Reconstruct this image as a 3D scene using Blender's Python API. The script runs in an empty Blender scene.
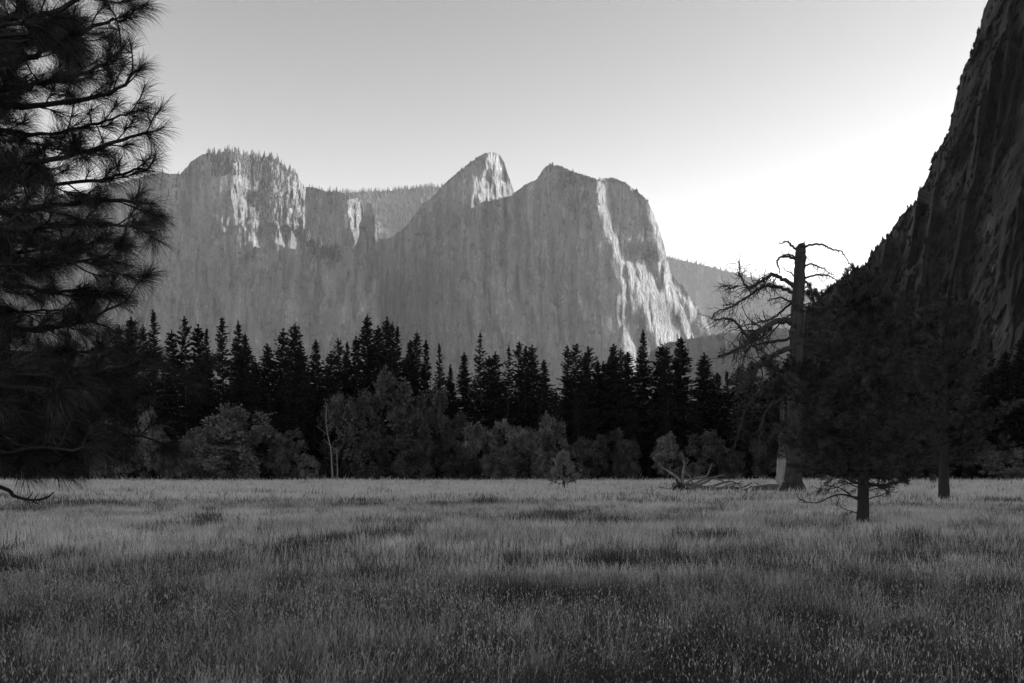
import bpy, math, random
import numpy as np
from mathutils import Vector

R = math.radians
sc = bpy.context.scene
col = sc.collection

# ------------------------------------------------------------------ camera
CZ = 2.05            # eye height
F = 1000.0           # focal length in pixels of the 1024 px wide frame
HY = 470.0           # horizon row
cam_d = bpy.data.cameras.new('camera')
cam = bpy.data.objects.new('camera', cam_d)
col.objects.link(cam)
cam.location = (0, 0, CZ)
cam.rotation_euler = (R(90), 0, 0)
cam_d.sensor_width = 36
cam_d.lens = 36 * F / 1024
cam_d.shift_y = (HY - 341.5) / 1024
cam_d.clip_start = 0.1
cam_d.clip_end = 30000
sc.camera = cam

# ------------------------------------------------------------------ light
SUN_EL, SUN_AZ = 24.0, 86.0      # azimuth measured from the view direction towards the right
sd = Vector((math.sin(R(SUN_AZ)) * math.cos(R(SUN_EL)), math.cos(R(SUN_AZ)) * math.cos(R(SUN_EL)), math.sin(R(SUN_EL))))
w = bpy.data.worlds.new('World')
sc.world = w
w.use_nodes = True
nt = w.node_tree
nt.nodes.clear()
sky = nt.nodes.new('ShaderNodeTexSky')
sky.sky_type = 'NISHITA'
sky.sun_disc = False
sky.sun_elevation = R(SUN_EL)
sky.sun_rotation = R(SUN_AZ)
sky.altitude = 1200
sky.air_density = 1.0
sky.dust_density = 1.0
sep = nt.nodes.new('ShaderNodeSeparateColor')
nt.links.new(sky.outputs[0], sep.inputs[0])
def wmath(op, a, b, v=None):
    n = nt.nodes.new('ShaderNodeMath'); n.operation = op
    for i, x in enumerate((a, b)):
        if x is None: continue
        if isinstance(x, (int, float)): n.inputs[i].default_value = x
        else: nt.links.new(x, n.inputs[i])
    return n.outputs[0]
mono = wmath('MULTIPLY', wmath('POWER', sep.outputs[0], 1.6), 0.57)       # as through a red filter on black-and-white film
bg = nt.nodes.new('ShaderNodeBackground')
bg.inputs['Strength'].default_value = 0.15
nt.links.new(mono, bg.inputs['Color'])
wo = nt.nodes.new('ShaderNodeOutputWorld')
nt.links.new(bg.outputs[0], wo.inputs['Surface'])

sl = bpy.data.lights.new('sun', 'SUN')
sl.energy = 5.0
sl.angle = R(0.5)
sl.color = (1.0, 0.995, 0.985)
sun = bpy.data.objects.new('sun', sl)
col.objects.link(sun)
sun.rotation_euler = sd.to_track_quat('Z', 'Y').to_euler()
sun.location = sd * 200

sc.view_settings.view_transform = 'Standard'
sc.view_settings.look = 'None'
sc.view_settings.exposure = 1.93
sc.view_settings.gamma = 1.0
cy = sc.cycles
cy.max_bounces = 5
cy.diffuse_bounces = 3
cy.glossy_bounces = 1
cy.transmission_bounces = 2
cy.transparent_max_bounces = 4
cy.volume_bounces = 1
cy.caustics_reflective = False
cy.caustics_refractive = False
cy.use_denoising = True
try:
    cy.denoiser = 'OPENIMAGEDENOISE'
    cy.denoising_input_passes = 'RGB_ALBEDO_NORMAL'
except Exception:
    pass

# ------------------------------------------------------------------ helpers
def PX(px, Y): return (px - 512.0) / F * Y
def PZ(py, Y): return CZ + (HY - py) / F * Y
def GY(py): return 1700.0 / (py - HY)        # distance of a foot seen at row py

def tag(o, label=None, cat=None, group=None, kind=None):
    if label: o['label'] = label
    if cat: o['category'] = cat
    if group: o['group'] = group
    if kind: o['kind'] = kind
    return o

def empty(name, loc, rz=0.0):
    o = bpy.data.objects.new(name, None)
    o.empty_display_size = 0.5
    o.location = loc
    o.rotation_euler = (0, 0, rz)
    col.objects.link(o)
    return o

def raw_mesh(name, V, T, mat, smooth=False):
    V = np.ascontiguousarray(V, dtype=np.float32)
    T = np.ascontiguousarray(T, dtype=np.int32)
    k = T.shape[1]
    me = bpy.data.meshes.new(name)
    me.vertices.add(len(V)); me.vertices.foreach_set('co', V.ravel())
    me.loops.add(T.size); me.loops.foreach_set('vertex_index', T.ravel())
    me.polygons.add(len(T))
    me.polygons.foreach_set('loop_start', np.arange(0, T.size, k, dtype=np.int32))
    me.polygons.foreach_set('loop_total', np.full(len(T), k, dtype=np.int32))
    me.update(calc_edges=True)
    if smooth:
        me.polygons.foreach_set('use_smooth', np.ones(len(T), dtype=bool))
    me.materials.append(mat)
    return me

class MB:
    def __init__(self): self.v = []; self.t = []; self.n = 0
    def add(self, V, T):
        V = np.asarray(V, float).reshape(-1, 3); T = np.asarray(T, int).reshape(-1, 3)
        if len(T) == 0: return
        self.v.append(V); self.t.append(T + self.n); self.n += len(V)
    def mesh(self, name, mat, smooth=False):
        return raw_mesh(name, np.concatenate(self.v), np.concatenate(self.t), mat, smooth)
    def obj(self, name, mat, parent=None, smooth=False):
        o = bpy.data.objects.new(name, self.mesh(name, mat, smooth))
        col.objects.link(o)
        if parent is not None: o.parent = parent
        return o

def unit(a):
    a = np.asarray(a, float)
    return a / np.maximum(np.linalg.norm(a, axis=-1, keepdims=True), 1e-9)

def smooth_path(pts, n=4):
    """Catmull-Rom through points (N,k)."""
    p = np.asarray(pts, float)
    if len(p) < 3: return p
    q = np.vstack([2 * p[0] - p[1], p, 2 * p[-1] - p[-2]])
    out = []
    for i in range(1, len(q) - 2):
        for t in np.linspace(0, 1, n, endpoint=False):
            a, b, c, d = q[i - 1], q[i], q[i + 1], q[i + 2]
            out.append(0.5 * ((2 * b) + (-a + c) * t + (2 * a - 5 * b + 4 * c - d) * t * t + (-a + 3 * b - 3 * c + d) * t ** 3))
    out.append(p[-1])
    return np.array(out)

def add_tube(mb, pts, rad, sides=6, rng=None, rough=0.0):
    p = np.asarray(pts, float); n = len(p)
    rad = np.broadcast_to(np.asarray(rad, float), (n,)).copy()
    d = unit(np.gradient(p, axis=0))
    up = np.array([0, 0, 1.0]) if abs(d[0, 2]) < 0.9 else np.array([1.0, 0, 0])
    a = unit(np.cross(d, up)); b = unit(np.cross(d, a))
    ang = np.arange(sides) * 2 * math.pi / sides
    r = rad[:, None] * np.ones(sides)
    if rng is not None and rough > 0: r = r * (1 + rough * rng.uniform(-1, 1, (n, sides)))
    V = p[:, None, :] + r[..., None] * (np.cos(ang)[None, :, None] * a[:, None, :] + np.sin(ang)[None, :, None] * b[:, None, :])
    V = V.reshape(-1, 3)
    i = np.arange(n - 1)[:, None] * sides; j = np.arange(sides)[None, :]; k = (j + 1) % sides
    A = (i + j).ravel(); B = (i + k).ravel(); C = (i + sides + k).ravel(); D = (i + sides + j).ravel()
    T = np.vstack([np.stack([A, B, C], 1), np.stack([A, C, D], 1)])
    cap = np.array([[(n - 1) * sides, (n - 1) * sides + q, (n - 1) * sides + q + 1] for q in range(1, sides - 1)] + [[0, q + 1, q] for q in range(1, sides - 1)])
    mb.add(V, np.vstack([T, cap]))

def add_cards(mb, c, d, L, W, rng):
    """diamond leaf faces: centre c, direction d, length L, width W."""
    n = len(c)
    d = unit(d)
    s = unit(np.cross(d, rng.normal(size=(n, 3))))
    L = np.broadcast_to(L, (n,))[:, None]; W = np.broadcast_to(W, (n,))[:, None]
    V = np.stack([c - d * L * .5, c + s * W * .5 - d * L * .05, c + d * L * .5, c - s * W * .5 - d * L * .05], 1).reshape(-1, 3)
    i = np.arange(n)[:, None] * 4
    mb.add(V, np.vstack([i + [0, 1, 2], i + [0, 2, 3]]))

def add_needles(mb, base, d, L, W, droop, rng):
    n = len(base); d = unit(d)
    s = unit(np.cross(d, rng.normal(size=(n, 3))))
    L = np.broadcast_to(L, (n,))[:, None]
    g = np.array([0, 0, -1.0]) * droop
    mid = base + d * L * .55 + g * L * .18
    tip = base + d * L * .95 + g * L * .55
    V = np.stack([base - s * W * .5, base + s * W * .5, mid + s * W * .5, mid - s * W * .5, tip], 1).reshape(-1, 3)
    i = np.arange(n)[:, None] * 5
    mb.add(V, np.vstack([i + [0, 1, 2], i + [0, 2, 3], i + [3, 2, 4]]))

def vnoise(x, y, seed):
    """smooth value noise in [-1,1]."""
    rs = np.random.RandomState(seed)
    tab = rs.uniform(-1, 1, (256, 256))
    xi = np.floor(x).astype(int); yi = np.floor(y).astype(int)
    fx = x - xi; fy = y - yi
    fx = fx * fx * fx * (fx * (fx * 6 - 15) + 10); fy = fy * fy * fy * (fy * (fy * 6 - 15) + 10)
    a = tab[xi % 256, yi % 256]; b = tab[(xi + 1) % 256, yi % 256]
    c = tab[xi % 256, (yi + 1) % 256]; d = tab[(xi + 1) % 256, (yi + 1) % 256]
    return (a * (1 - fx) + b * fx) * (1 - fy) + (c * (1 - fx) + d * fx) * fy

def fbm(x, y, octv=4, seed=0, gain=0.5):
    s = 0; a = 1.0; t = 0
    for o in range(octv):
        s = s + a * vnoise(x * 2 ** o + 17.3 * o, y * 2 ** o + 5.1 * o, seed + o); t += a; a *= gain
    return s / t

# ------------------------------------------------------------------ materials
def node_mat(name, base, var=0.3, scale=(1, 1, 1), detail=4, rough=0.9, bump=0.0, bscale=None, bdist=1.0,
             spec=0.2, coords='Object', transl=0.0, rnd=0.0, second=None, contrast=(0.3, 0.7), cracks=None, specks=None):
    m = bpy.data.materials.new(name); m.use_nodes = True
    t = m.node_tree; t.nodes.clear()
    N = t.nodes.new; Lk = t.links.new
    out = N('ShaderNodeOutputMaterial'); p = N('ShaderNodeBsdfPrincipled')
    p.inputs['Roughness'].default_value = rough
    p.inputs['Specular IOR Level'].default_value = spec
    if coords == 'World':
        src = N('ShaderNodeNewGeometry').outputs['Position']
    else:
        src = N('ShaderNodeTexCoord').outputs['Object']
    def noise(sc3, det=detail, rgh=0.6):
        mp = N('ShaderNodeMapping'); mp.inputs['Scale'].default_value = sc3
        Lk(src, mp.inputs['Vector'])
        nz = N('ShaderNodeTexNoise'); nz.inputs['Scale'].default_value = 1.0
        nz.inputs['Detail'].default_value = det; nz.inputs['Roughness'].default_value = rgh
        Lk(mp.outputs[0], nz.inputs['Vector'])
        return nz.outputs['Fac']
    def mr(x, lo, hi, a=contrast[0], b=contrast[1]):
        q = N('ShaderNodeMapRange'); Lk(x, q.inputs[0])
        q.inputs[1].default_value = a; q.inputs[2].default_value = b
        q.inputs[3].default_value = lo; q.inputs[4].default_value = hi
        return q.outputs[0]
    def mul(a, b):
        q = N('ShaderNodeMath'); q.operation = 'MULTIPLY'
        for i, x in enumerate((a, b)):
            if isinstance(x, (int, float)): q.inputs[i].default_value = x
            else: Lk(x, q.inputs[i])
        return q.outputs[0]
    v = mr(noise(scale), base * (1 - var), base * (1 + var))
    if second:
        v = mul(v, mr(noise(second[0]), 1 - second[1], 1 + second[1]))
    for (sc3, width, dark) in (cracks or ()):       # dark joints and water stains, also crevice shade drawn as dark lines
        nzf = noise(sc3, 5, .55)
        q1 = N('ShaderNodeMath'); q1.operation = 'SUBTRACT'; Lk(nzf, q1.inputs[0]); q1.inputs[1].default_value = .5
        q2 = N('ShaderNodeMath'); q2.operation = 'ABSOLUTE'; Lk(q1.outputs[0], q2.inputs[0])
        v = mul(v, mr(q2.outputs[0], 1 - dark, 1.0, 0.0, width))
    for (sc3, th, gain) in (specks or ()):          # pale scars or dark brush on ledges
        v = mul(v, mr(noise(sc3, 4, .6), 1.0, gain, th, th + .05))
    if rnd > 0:
        oi = N('ShaderNodeObjectInfo')
        q = N('ShaderNodeMapRange'); Lk(oi.outputs['Random'], q.inputs[0])
        q.inputs[3].default_value = 1 - rnd; q.inputs[4].default_value = 1 + rnd
        v = mul(v, q.outputs[0])
    cc = N('ShaderNodeCombineColor')
    for i in range(3): Lk(v, cc.inputs[i])
    Lk(cc.outputs[0], p.inputs['Base Color'])
    if bump > 0:
        bn = N('ShaderNodeBump'); bn.inputs['Strength'].default_value = bump; bn.inputs['Distance'].default_value = bdist
        Lk(noise(bscale or scale, 6, 0.65), bn.inputs['Height']); Lk(bn.outputs[0], p.inputs['Normal'])
    if transl > 0:
        tr = N('ShaderNodeBsdfTranslucent'); Lk(cc.outputs[0], tr.inputs['Color'])
        mx = N('ShaderNodeMixShader'); mx.inputs[0].default_value = transl
        Lk(p.outputs[0], mx.inputs[1]); Lk(tr.outputs[0], mx.inputs[2]); Lk(mx.outputs[0], out.inputs[0])
    else:
        Lk(p.outputs[0], out.inputs[0])
    return m

M_rock = node_mat('granite', 0.118, 0.34, (.06, .06, .007), 9, bump=1.0, bscale=(.14, .14, .06), bdist=18.0, second=((.018, .018, .012), .3), cracks=[((.012, .012, .0022), .02, .4), ((.03, .03, .006), .016, .3)], specks=[((.11, .11, .06), .60, 1.55), ((.06, .06, .07), .60, .55), ((.02, .02, .03), .62, .7)])
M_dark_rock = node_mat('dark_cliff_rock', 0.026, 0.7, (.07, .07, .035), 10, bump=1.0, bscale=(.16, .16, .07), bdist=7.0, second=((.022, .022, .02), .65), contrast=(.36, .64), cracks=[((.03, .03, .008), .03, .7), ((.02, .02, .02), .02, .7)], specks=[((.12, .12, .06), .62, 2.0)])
M_forest_floor = node_mat('forested_slope', 0.05, 0.4, (.02, .02, .02), 5, bump=0.8, bscale=(.06, .06, .06), bdist=6.0)
M_soil = node_mat('soil', 0.03, 0.4, (.4, .4, .4), 6, bump=0.5, bscale=(3, 3, 3), bdist=0.05)
M_lit_grass = node_mat('lit_grass_blades', 0.46, 0.3, (.11, .28, 1), 5, rough=0.6, spec=0.2, coords='World', transl=0.3, second=((.8, .8, 1), .25))  # paler blades, carry the brighter light of the far meadow in their colour
M_grass = node_mat('grass_blades', 0.05, 0.5, (.11, .28, 1), 5, rough=0.6, spec=0.25, coords='World', transl=0.3, second=((.8, .8, 1), .3))  # dark base also holds the shade of the near meadow
M_herb = node_mat('dark_herb_leaves', 0.035, 0.4, (.5, .5, 1), 4, rough=0.6, spec=0.2, coords='World', transl=0.2)
M_seed = node_mat('seed_heads', 0.34, 0.3, (.5, .5, 1), 3, rough=0.7, coords='World', transl=0.25)
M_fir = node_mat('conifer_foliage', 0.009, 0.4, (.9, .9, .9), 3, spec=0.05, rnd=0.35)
M_pine = node_mat('pine_needles', 0.024, 0.7, (1.1, 1.1, 1.4), 3, rough=0.55, spec=0.2)
M_young = node_mat('young_pine_needles', 0.13, 0.35, (1.5, 1.5, 1.5), 3, rough=0.55, spec=0.2)
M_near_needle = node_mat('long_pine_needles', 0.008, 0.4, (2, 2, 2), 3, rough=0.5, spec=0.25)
M_leaf = node_mat('broadleaf_foliage', 0.062, 0.6, (.45, .45, .25), 4, spec=0.2, transl=0.1, rnd=0.5, contrast=(.4, .62))
def leaf(nm, b): return node_mat(nm, b, 0.6, (.45, .45, .25), 4, spec=0.2, transl=0.1, rnd=0.25, contrast=(.4, .62))
M_leaf_pale = leaf('pale_broadleaf_foliage', 0.095)
M_leaf_dark = leaf('dark_broadleaf_foliage', 0.036)
M_bark = node_mat('conifer_bark', 0.013, 0.5, (3, 3, .6), 5, bump=0.8, bscale=(6, 6, 1), bdist=0.05)
M_snag = node_mat('weathered_snag_wood', 0.02, 0.5, (2.5, 2.5, .5), 6, bump=0.9, bscale=(5, 5, .8), bdist=0.08)
M_pale_wood = node_mat('bleached_wood', 0.10, 0.4, (2, 2, 2), 5, bump=0.6, bscale=(6, 6, 6), bdist=0.04)
M_grey_wood = node_mat('grey_dead_wood', 0.08, 0.5, (2, 2, 2), 5, bump=0.6, bscale=(6, 6, 6), bdist=0.04)

# ------------------------------------------------------------------ ground
def ground_z(x, y):
    d = np.hypot(x, y)
    return 0.10 * fbm(x / 9.0 + 40, y / 9.0 + 40, 3, 3) * np.clip(d / 10, 0, 1) + 0.0

def build_ground():
    ys = np.concatenate([np.linspace(-60, 160, 150), np.geomspace(165, 9000, 50)])
    xs = np.concatenate([-np.geomspace(9000, 110, 30), np.linspace(-105, 105, 120), np.geomspace(110, 9000, 30)])
    X, Y = np.meshgrid(xs, ys)
    Z = ground_z(X, Y)
    V = np.stack([X, Y, Z], -1).reshape(-1, 3)
    nx = len(xs); i = np.arange(len(ys) - 1)[:, None] * nx; j = np.arange(nx - 1)[None]
    A = (i + j).ravel()
    T = np.stack([A, A + 1, A + nx + 1, A + nx], 1)
    o = bpy.data.objects.new('ground', raw_mesh('ground', V, T, M_soil, True)); col.objects.link(o)
    tag(o, 'dark valley floor beneath the tall meadow grass', 'ground', kind='structure')
build_ground()

# ------------------------------------------------------------------ mountains
def poly_mask(px, py, poly):
    p = np.asarray(poly, float); inside = np.zeros(px.shape, bool); n = len(p)
    for a in range(n):
        x1, y1 = p[a]; x2, y2 = p[(a + 1) % n]
        c = ((y1 > py) != (y2 > py)) & (px < (x2 - x1) * (py - y1) / (y2 - y1 + 1e-12) + x1)
        inside ^= c
    return inside

def blur(a, s, axis):
    if s <= 0: return a
    r = int(3 * s) + 1; k = np.exp(-0.5 * (np.arange(-r, r + 1) / s) ** 2); k /= k.sum()
    pad = [(0, 0), (0, 0)]; pad[axis] = (r, r)
    b = np.pad(a, pad, mode='edge')
    return np.apply_along_axis(lambda v: np.convolve(v, k, 'valid'), axis, b)

def wall(name, mat, D0, prof, x0, x1, bottom, polys=(), lit=0.7, base=-0.08, lean=0.1, amp=2.0, lower=None,
         dx=0.6, rows=240, seed=1, bold=-999, clefts=.65, topfill=None, anchors=(), saw=((41, 5.0), (17, 2.2)), litnoise=6.0, backs=((25, 4), (120, 20), (400, 120)), vblur=3.0, rag=1.0, turn=0.0, extra=None, flute=(14, 70)):
    """A rock mass: a relief surface over its own outline, a plateau and a back side behind it."""
    mpp = D0 / F
    gx = np.arange(x0 - 4, x1 + 5, 1.0); top = min(p[1] for p in prof) - 8
    gy = np.arange(top, bottom + 8, 1.0)
    GX, GYY = np.meshgrid(gx, gy)
    S = np.full(GX.shape, base) + turn; MK = np.zeros(GX.shape)
    jx = GX + 3.4 * fbm(GX / 5, GYY / 9, 4, seed + 40, .6); jy = GYY + 5.0 * fbm(GX / 4, GYY / 10, 4, seed + 50, .6)
    BM = np.clip((bold - GX) / 12, 0, 1)
    S = S - .13 * BM
    for poly in polys:
        strength = 1.0
        if isinstance(poly, tuple): strength, poly = poly
        m = blur(blur(poly_mask(jx, jy, poly).astype(float), 0.6, 0), 0.6, 1)
        S = S + m * lit * strength
        MK = np.maximum(MK, m)
    D = np.cumsum(S, axis=1) * mpp
    for xa, ra in anchors:       # a recessed wall starts here at one depth for every height
        ix_ = int(xa - gx[0]); dlt = np.maximum(D[int(ra - gy[0]):, ix_].max() - D[:, ix_], 0)
        D[:, ix_:] += dlt[:, None]; D[:, ix_ - 1] += dlt * .66; D[:, ix_ - 2] += dlt * .33
    if saw:                      # buttresses: long faces with short steep returns
        for per, am in saw:
            u = GX / per + .8 * fbm(GX / 60, GYY / 90, 3, seed + 21) + .25 * fbm(GX / 20, GYY / 24, 3, seed + 22); fr = u - np.floor(u)
            D = D + am * (1 + 2.2 * BM) * (.5 + .8 * vnoise(GX / 50, GYY / 60, seed + 23)) * np.where(fr < .9, fr / .9, (1 - fr) / .1)
    for per, dep, wd, sx in ((31, 22, 1.5, 0), (13, 10, .9, 1)):     # wandering clefts
        u = GX / per + .9 * fbm(GX / 70, GYY / 70, 3, seed + 61 + sx) + .22 * fbm(GX / 15, GYY / 12, 3, seed + 71 + sx)
        dd = (u - np.round(u)) * per; on = np.clip(.35 + 1.6 * vnoise(np.round(u) * 7.3 + .5, GYY / 45, seed + 81 + sx), 0, 1)
        D = D + clefts * dep * on * (.3 + .7 * np.clip(BM + .2, 0, 1)) * np.exp(-(dd / wd) ** 2)
    if topfill is not None:      # above this row the face keeps stepping back, only more softly
        k = int(topfill - gy[0]); f = blur(D[k:k + 1], 3.5, 1)
        D[:k] = np.maximum(D[:k], f)
    D = blur(D, vblur, 0)
    D = D + lean * (bottom - GYY) * mpp
    D = D + amp * (fbm(GX / flute[0], GYY / flute[1], 4, seed + 1) * 2.2 + fbm(GX / 3.5, GYY / 14, 3, seed + 2) * 0.5)
    D = D + MK * litnoise * (fbm(GX / 3.5, GYY / 16, 3, seed + 7) + .6 * fbm(GX / 9 + GYY / 30, GYY / 22, 3, seed + 8) + .35 * fbm(GX / 1.7, GYY / 6, 2, seed + 12))
    if extra is not None: D = D + extra(GX, GYY)
    cx = np.arange(x0, x1 + dx * .5, dx)
    pp = np.array(prof, float)
    tp = np.interp(cx, pp[:, 0], pp[:, 1])
    tp = tp + rag * (fbm(cx / 2.5, cx * 0 + seed, 3, seed + 9) * 1.2)
    v = np.linspace(0, 1, rows)
    PXg = np.repeat(cx[None], rows, 0)
    PYg = bottom + (tp[None] - bottom) * v[:, None]
    # bilinear sample of D
    fx = np.clip(PXg - gx[0], 0, len(gx) - 1.001); fy = np.clip(PYg - gy[0], 0, len(gy) - 1.001)
    ix = fx.astype(int); iy = fy.astype(int); ax = fx - ix; ay = fy - iy
    Dv = (D[iy, ix] * (1 - ax) + D[iy, ix + 1] * ax) * (1 - ay) + (D[iy + 1, ix] * (1 - ax) + D[iy + 1, ix + 1] * ax) * ay
    Y = D0 + Dv
    X = (PXg - 512) / F * Y; Z = CZ + (HY - PYg) / F * Y
    V = [np.stack([X, Y, Z], -1)]
    for dy, drop in backs:
        Vb = V[0][-1].copy(); Vb[:, 1] += dy; Vb[:, 2] = np.maximum(Vb[:, 2] - drop, -5); V.append(Vb[None])
    Vb = V[-1][-1].copy(); Vb[:, 1] += 60; Vb[:, 2] = -5; V.append(Vb[None])
    V = np.concatenate(V, 0); nr, nc = V.shape[:2]
    i = np.arange(nr - 1)[:, None] * nc; j = np.arange(nc - 1)[None]
    A = (i + j).ravel()
    T = np.stack([A, A + 1, A + nc + 1, A + nc], 1)
    o = bpy.data.objects.new(name, raw_mesh(name, V.reshape(-1, 3), T, mat, False)); col.objects.link(o)
    return o, V[:rows]

# left massif, back wall with the sunlit ledges
prof_left = [(-120, 215), (0, 205), (60, 195), (120, 182), (160, 172), (172, 174), (180, 174), (186, 168), (190, 163), (197, 158), (203, 154), (210, 153), (222, 155),
             (228, 152), (237, 152), (243, 156), (263, 157), (272, 157), (278, 161), (284, 166), (290, 171), (296, 175), (300, 180), (303, 187),
             (315, 187), (325, 191), (343, 192), (351, 199), (356, 197), (360, 200), (363, 208), (366, 240), (372, 300)]
G1 = [(235.7, 178), (240, 187), (244, 196), (248, 193), (248.6, 204), (247, 212), (244, 300), (234, 300), (236, 214), (231, 203), (231, 188), (235, 187)]
G2 = [(256.7, 206), (259, 209), (261.5, 236), (262, 300), (253, 300), (252.6, 233), (256, 220)]
G3 = [(274, 193), (281, 186), (283, 204), (280, 300), (276, 300), (274, 201)]
G4 = [(287, 198), (294, 188), (302, 190), (303, 212), (299, 224), (299, 300), (291, 300), (291, 227), (287, 214)]
G5 = [(281, 216), (285, 230), (285, 300), (281, 300)]
G7 = [(348, 206), (355.6, 203), (360, 199), (364, 209), (359, 218), (359, 300), (353, 300), (354, 231), (351, 217)]
G6 = [(226, 214), (229, 222), (229, 300), (225, 300), (225, 222)]
G8 = [(304, 212), (312, 218), (330, 236), (340, 250), (340, 300), (304, 300)]
left_back, LB = wall('cliff_left', M_rock, 2750, prof_left, -120, 372, 470, [(1.2, G1), (1.2, G2), (.8, G3), (1.2, G4), (1.0, G5), (1.2, G7), (.9, G6)],
                     lit=1.1, base=-0.01, lean=0.04, amp=1.1, seed=11, vblur=3, topfill=218, bold=222, litnoise=13, anchors=((306, 218),))
tag(left_back, 'broad broken granite cliff with sunlit ledges beyond the trees', 'cliff', kind='structure')
prof_lf = [(-120, 330), (0, 300), (120, 278), (180, 262), (205, 242), (218, 236), (226, 231), (232, 224), (238, 225), (243, 221), (249, 232), (253, 244), (258, 248), (264, 247),
           (272, 240), (279, 244), (286, 247), (295, 249), (299, 240), (303, 229), (309, 233), (318, 243), (337, 248), (346, 246), (353, 249), (358, 240), (361, 222), (365, 207), (368, 202), (371, 203),
           (373, 210), (375, 219), (377, 234), (378.5, 262), (380, 330), (381, 440)]
left_front, LF = wall('cliff_left_buttress', M_rock, 2560, prof_lf, -120, 381, 470, [], base=-0.10, lean=0.16, amp=4.0, seed=23, bold=999,
                      backs=((3, 2), (8, 90)), rag=0.8, flute=(11, 80))
tag(left_front, 'shaded lower granite buttress ending in a narrow spire', 'cliff', kind='structure')
# split-topped peak
prof_peak = [(300, 330), (340, 280), (370, 246), (378, 240), (392, 237), (406, 226), (416, 213), (424, 202), (430, 200), (442, 186), (459, 171), (468, 164), (474, 160), (480, 156),
             (487, 152.5), (493, 151.5), (500, 154), (504, 162), (506, 169), (510, 180), (513, 188), (515, 197), (519, 215), (540, 260), (580, 330)]
F1 = [(486.6, 150), (499, 150), (503, 165), (506, 176), (515, 190), (520, 230), (483, 230), (480, 186), (486.6, 165)]
F2 = [(475, 173), (473, 210), (477, 210), (480, 178)]
peak, PKv = wall('peak', M_rock, 2650, prof_peak, 300, 580, 470, [(0.8, F1), (0.8, F2)], lit=1.0, base=-0.03, lean=0.05, amp=1.6, seed=31, bold=470, extra=lambda gx, gy: 85 * np.exp(-(np.clip(gx - 376, 0, None) / 20) ** 2))
tag(peak, 'pointed granite peak with a sunlit notched summit', 'mountain', kind='structure')
# great dome
prof_dome = [(376, 470), (382, 400), (392, 340), (410, 290), (432, 250), (450, 228), (468, 211), (483, 202), (498, 199), (511, 195.5), (516, 191), (520, 189), (525, 184), (537, 179.5), (541, 172),
             (545, 167), (552, 164), (560, 165.5), (570, 170), (580, 173.5), (590, 177), (598, 179), (604, 177.5), (615, 178.5), (625, 182), (635, 189), (642, 195), (648, 201),
             (653, 212), (658, 225), (664, 245), (668, 262), (672, 280), (680, 302), (688, 320), (694, 337), (704, 360), (716, 400), (730, 470)]
A = [(597.6, 176), (605, 177), (608, 198), (612, 213), (616, 228), (620.5, 239), (625, 252), (626, 262), (619, 262), (615, 252), (610.5, 239), (606, 228), (602, 213), (599, 198)]
A2 = [(594, 205), (599, 200), (601, 216), (605, 230), (602, 233), (595, 222)]
B = [(621, 250), (624.5, 262), (625, 300), (626, 312), (629, 324), (636, 341), (640, 380), (628, 380), (624, 327), (622.5, 303), (621, 277)]
C = [(626, 254), (634, 268), (643, 286), (650, 312), (660.5, 333), (668, 350), (660, 350), (652, 330), (644, 310), (640, 297), (633, 289), (628, 274)]
Dp = [(637, 259), (643, 257), (653, 277), (665, 297.7), (673.7, 318), (679.6, 333), (684, 350), (667, 350), (659, 330), (653, 315), (646, 292), (640, 271)]
E = [(646, 199), (656, 215), (665, 245), (673, 277), (683, 303), (696, 336), (702, 352), (692, 352), (683, 326), (676, 309), (668, 292), (660.5, 271), (657.6, 242), (652, 218)]
dome, DMv = wall('great_dome', M_rock, 2380, prof_dome, 376, 730, 470, [(1.1, A), (1.3, B), (1.0, C), (1.3, Dp), (1.3, E)], lit=1.0, base=0.0, lean=0.05, amp=1.0, seed=43, bold=590, litnoise=4.5, flute=(18, 110), vblur=3.5, extra=lambda gx, gy: (np.clip(475 - gx, 0, None) / 95) ** 1.4 * 190)
tag(dome, 'massive rounded granite dome with sunlit ribs down its flank', 'mountain', kind='structure')
# wooded ridge behind the notch, wooded ridge to the right, rock spur and dark lower hill
ridge_m, RM = wall('wooded_ridge_notch', M_forest_floor, 3500, [(280, 205), (320, 193), (340, 193), (360, 192), (380, 191), (400, 190), (420, 188), (440, 187), (480, 183), (520, 200)], 280, 520, 400,
                   base=0.1, lean=1.0, amp=8, seed=51, dx=1.5, rows=120, vblur=0)
tag(ridge_m, 'distant wooded ridge seen through the notch between the cliffs', 'ridge', kind='structure')
ridge_r, RR = wall('wooded_ridge_far', M_forest_floor, 4200, [(560, 250), (640, 248), (666, 256), (676, 259), (700, 264), (719, 269), (740, 274), (760, 279), (790, 288), (830, 300), (900, 330), (1000, 380)], 560, 1000, 460,
                   base=-0.3, lean=1.1, amp=10, seed=57, dx=1.5, rows=120, vblur=0)
tag(ridge_r, 'hazy wooded ridge sloping down beyond the dome', 'ridge', kind='structure')
spur, SPv = wall('rock_spur', M_rock, 2950, [(620, 260), (660, 262), (676, 279), (683, 286), (690, 296), (697, 306), (705, 318), (712, 335), (725, 370), (740, 420)], 620, 740, 460,
                 [(.9, [(672, 278), (680, 284), (692, 300), (708, 322), (712, 340), (704, 330), (690, 306), (676, 292)])], base=-0.2, lean=0.5, amp=6, seed=63)
tag(spur, 'low broken rock spur at the foot of the dome', 'ridge', kind='structure')
low_hill, LHv = wall('low_hill', M_forest_floor, 1900, [(560, 460), (600, 430), (630, 385), (653, 350), (668, 343), (690, 339), (706, 335), (740, 331), (780, 328), (830, 330), (900, 345), (1000, 380)], 560, 1000, 468,
                     base=-0.35, lean=0.9, amp=6, seed=69, dx=1.5, rows=100, vblur=0)
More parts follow.
